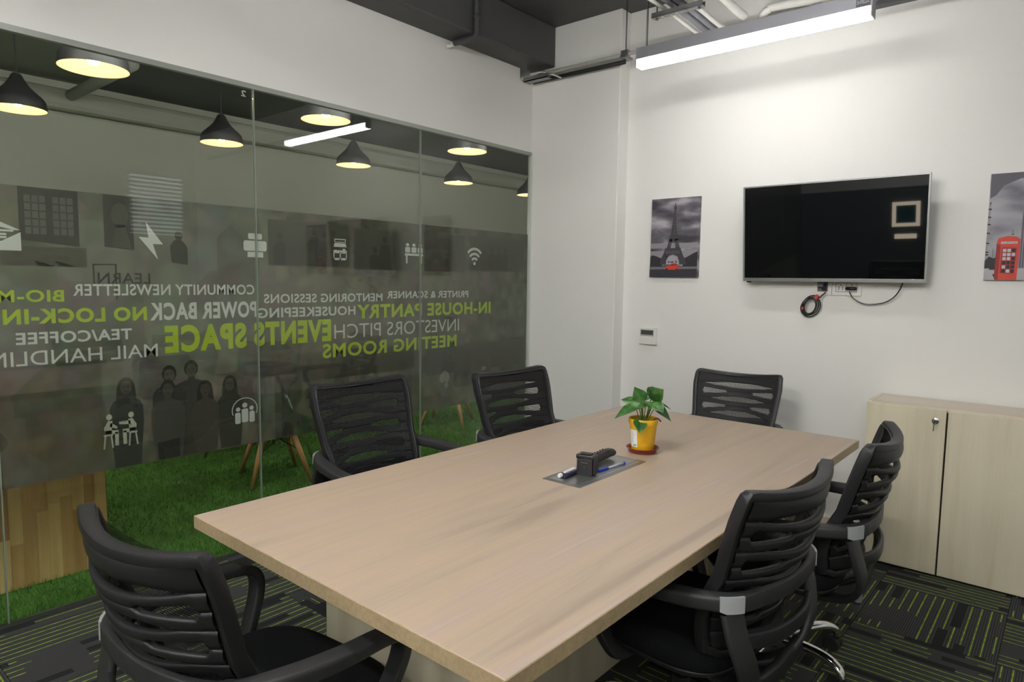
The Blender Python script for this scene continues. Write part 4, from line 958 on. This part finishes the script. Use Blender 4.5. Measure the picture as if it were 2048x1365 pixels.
MB().box(LXW, LXW + .16, -2.4, 13, 2.98, 3.18, bev=.05).build('wall_duct', plain('painted duct', (.40, .40, .36), .7)); tag(bpy.data.objects['wall_duct'], 'long boxed duct along the top of the far lounge wall', 'duct')
dt = MB().tube([(-5.9, 2.2, 3.12), (LXW + .1, 2.2, 3.12)], .05, 14).build('cross_duct', plain('grey duct', (.30, .31, .28), .7), smooth=True); tag(dt, 'grey duct crossing under the lounge ceiling', 'duct')
# turf blades
random.seed(11); V = []; F = []
for k in range(70000):
    q = random.random(); x = GX - .025 - 3.4 * q ** 1.6; y = random.uniform(.2, 6.5) if q > .25 else random.uniform(.2, 4.6)
    if x < LXW: continue
    h = random.uniform(.012, .030); a = random.uniform(0, 2 * PI); w_ = random.uniform(.0012, .0025) * (1 + 1.2 * q); lx, ly = random.gauss(0, .009), random.gauss(0, .009)
    ca, sa = math.cos(a) * w_, math.sin(a) * w_; n = len(V)
    V += [(x - ca, y - sa, -.004), (x + ca, y + sa, -.004), (x + lx, y + ly, h)]; F.append((n, n + 1, n + 2))
me = bpy.data.meshes.new('artificial_turf'); me.from_pydata(V, [], F); tf = bpy.data.objects.new('artificial_turf', me); COL.objects.link(tf)
me.materials.append(plain('turf blades', (.080, .215, .020), .7, var=.35, vscale=9)); tag(tf, 'short green artificial turf behind the glass', 'turf', kind='stuff')
# butcher-block clad counter
ct = empty('wooden_counter', (-3.60, .225, 0)); tag(ct, 'honey coloured butcher block counter behind the glass', 'counter')
boxo('core', (-.58, -.012, -.95, .925, .0, 1.0), plain('counter core', (.12, .08, .05), .8), ct)
MB().box(-.60, .01, -.97, .945, 1.0, 1.035, bev=.003).build('counter_top', plain('grey counter top', (.25, .23, .20), .5), ct)
STV = [wood('counter stave %d' % i, [srgb(*c), srgb(*[min(255, q + 26) for q in c])], (14, 14, .8), scale=2, fine=.2) for i, c in enumerate(((186, 146, 92), (204, 166, 110), (216, 184, 130), (174, 132, 80), (208, 172, 114)))]
random.seed(3); y = -.95
while y < .93 - .01:
    w_ = min(random.choice((.045, .05, .055)), .93 - y); z = 0; 
    while z < 1.0:
        h = min(random.uniform(.18, .42), 1.0 - z)
        if 1.0 - z - h < .06: h = 1.0 - z
        MB().box(-.012, random.choice((0, .0004, .0008)), y + .0002, y + w_ - .0002, z + .0002, z + h - .0002).build('stave', random.choice(STV), ct); z += h
    y += w_
z = 0
while z < 1.0:                                    # end cladding
    h = min(.3, 1.0 - z); 
    for q in range(10): MB().box(-.58 + q * .057, -.58 + q * .057 + .0566, .925, .9255 + .0005 * (q % 2), z, z + h - .0004).build('stave', random.choice(STV), ct)
    z += h
# pendants
PBLK = plain('black pendant shade', (.022, .022, .024), .5); PIN = plain('cream shade lining', (.86, .72, .52), .5); BULB = emit('warm bulb', (1, .77, .50), PEND_EMIT)
def make_pendant():
    o = empty('pendant_lamp'); r = .167
    prof = [(.020, .232), (.030, .225), (.045, .195), (.070, .155), (.105, .118), (.140, .085), (.160, .055), (r, .0)]
    sh = MB().lathe(spline3(prof), 40, cap=False).build('shade', PBLK, o, smooth=True)
    MB().lathe([(a - .003, z - .002 if i < len(prof) - 1 else z) for i, (a, z) in enumerate(prof)], 40, cap=False).build('shade_lining', PIN, sh, smooth=True)
    MB().lathe([(.0, .236), (.021, .235), (.021, .231)], 16, cap=False).build('cap', PBLK, o)
    MB().lathe([(.0, .018), (.018, .022), (.029, .038), (.029, .055), (.016, .085), (.012, .15)], 16, cap=False).build('bulb', BULB, o, smooth=True)
    MB().tube([(0, 0, .232), (0, 0, .73)], .004, 8).build('cord', BLACK, o)
    return o
def spline3(prof): return [(p.x, p.y) for p in spline([(a, b, 0) for a, b in prof], 3)]
pd = make_pendant(); first = True
nm_near = ['closest the camera', 'middle', 'farthest']
for k, (x, y, lab) in enumerate(((-4.03, 1.33, 'largest black pendant lamp hanging close behind the glass'), (-4.03, 2.745, 'black pendant lamp just right of the second glass joint, cut by the bulkhead'), (-4.03, 4.13, 'black pendant lamp close behind the glass nearest the pilaster'),
        (-5.53, 1.33, 'black pendant lamp cut by the left picture edge'), (-5.53, 2.73, 'black pendant lamp in the far row left of the glass joint'), (-5.53, 4.05, 'black pendant lamp in the far row between the two right glass joints'), (-5.53, 5.50, 'black pendant lamp in the far row right of the last glass joint'), (-5.53, 6.80, 'small distant black pendant lamp at the glass end'))):
    o = pd if k == 0 else copy_tree(pd); o.location = (x, y - (.02 if x > -5 else 0), 2.515 if x > -5 else 2.54); tag(o, lab, 'lamp', 'pendant lamps in the lounge')
# tubes added out of sight behind the bulkhead to brighten the lounge
LT = emit('lounge tube', (1, .98, .90), LOUNGE_FILL)
for k, y in enumerate((-1.4, .1, 1.6, 3.1, 4.9, 6.6, 8.6)):
    o = empty('lounge_tube', (-3.44, y, 2.93)); tag(o, ['slim tube lamp above the glass at the rear of the lounge', 'slim tube lamp above the counter', 'slim tube lamp above the glass left of the first joint', 'slim tube lamp above the glass between the joints', 'slim tube lamp just past the pilaster', 'slim tube lamp in the far half of the lounge', 'slim tube lamp farthest down the lounge'][k], 'lamp', 'tube lamps of the lounge')
    MB().box(-.03, .03, -.6, .6, 0, .04, bev=.004).build('diffuser', LT, o); MB().box(-.032, .032, -.6, .6, .04, .09, bev=.003).build('housing', ALU, o)
    for q in (-.5, .5): MB().tube([(0, q, .09), (0, q, .345)], .004, 6).build('hanging_rod', STEEL, o)
# dowel-leg chairs and table
WLEG = wood('beech dowel', [srgb(186, 138, 90), srgb(208, 164, 114)], (20, 20, 2), scale=2); SHELL = plain('charcoal shell', (.035, .036, .04), .4)
def make_shell_chair():
    o = empty('dowel_chair')
    V = []; F = []; A, B = 15, 17
    for i in range(A):
        for j in range(B):
            u = -1 + 2 * i / (A - 1); v = j / (B - 1)
            if v < .5: q = v / .5; y = .22 - .40 * q; z = .435 - .02 * math.sin(PI * q) + .02 * (1 - q) * -1; wd = .20 + .03 * q
            else: q = (v - .5) / .5; y = -.18 - .10 * q; z = .435 + .38 * q; wd = .23 - .05 * q
            rise = .05 * u * u * (1 - abs(2 * v - 1) * .6); V.append((u * wd * (1 - .18 * max(0, (abs(v - .5) - .4) / .1) * u * u), y + (.06 * u * u if v > .5 else 0), z + rise))
    for i in range(A - 1):
        for j in range(B - 1): F.append((i * B + j, (i + 1) * B + j, (i + 1) * B + j + 1, i * B + j + 1))
    MB().add(V, F).build('seat_shell', SHELL, o, smooth=True)
    ft = []
    for sx in (-1, 1):
        for sy in (-1, 1):
            a = Vector((sx * .215, sy * .20, 0)); b = Vector((sx * .10, sy * .085, .395)); ft.append((a, b)); MB().tube([a, a.lerp(b, .5), b], [.013, .019, .018], 12).build('leg', WLEG, o, smooth=True)
    wr = MB()
    for i, j in ((0, 1), (1, 3), (3, 2), (2, 0), (0, 3), (1, 2)):
        wr.tube([ft[i][0].lerp(ft[i][1], .55), ft[j][0].lerp(ft[j][1], .95)], .0035, 6); wr.tube([ft[j][0].lerp(ft[j][1], .55), ft[i][0].lerp(ft[i][1], .95)], .0035, 6)
    wr.build('wire_brace', BLACK, o); return o
sc = make_shell_chair()
for k, (x, y, a, lab) in enumerate(((-4.33, 2.47, -17.5, 'dowel leg lounge chair nearest the glass beside the table'), (-5.62, 2.30, 60, 'dowel leg lounge chair farther behind the glass at the left'), (-4.78, 4.62, 30, 'dowel leg lounge chair behind the glass near the pilaster'))):
    o = sc if k == 0 else copy_tree(sc); o.location = (x, y, 0); o.rotation_euler = (0, 0, R(a)); tag(o, lab, 'chair', 'dowel leg chairs in the lounge')
lt = empty('lounge_table', (-4.92, 2.67, 0)); tag(lt, 'round dark lounge table on splayed chrome legs', 'table')
MB().lathe([(.0, .70), (.36, .70), (.375, .71), (.375, .725), (.36, .73), (.0, .73)], 36, cap=False).build('table_top', plain('dark table top', (.05, .045, .04), .5), lt, auto=R(40))
for k in range(4):
    a = R(315 + 90 * k); MB().tube([(.42 * math.cos(a), .42 * math.sin(a), 0), (.13 * math.cos(a), .13 * math.sin(a), .70)], .013, 12).build('leg', CHROME, lt, smooth=True)
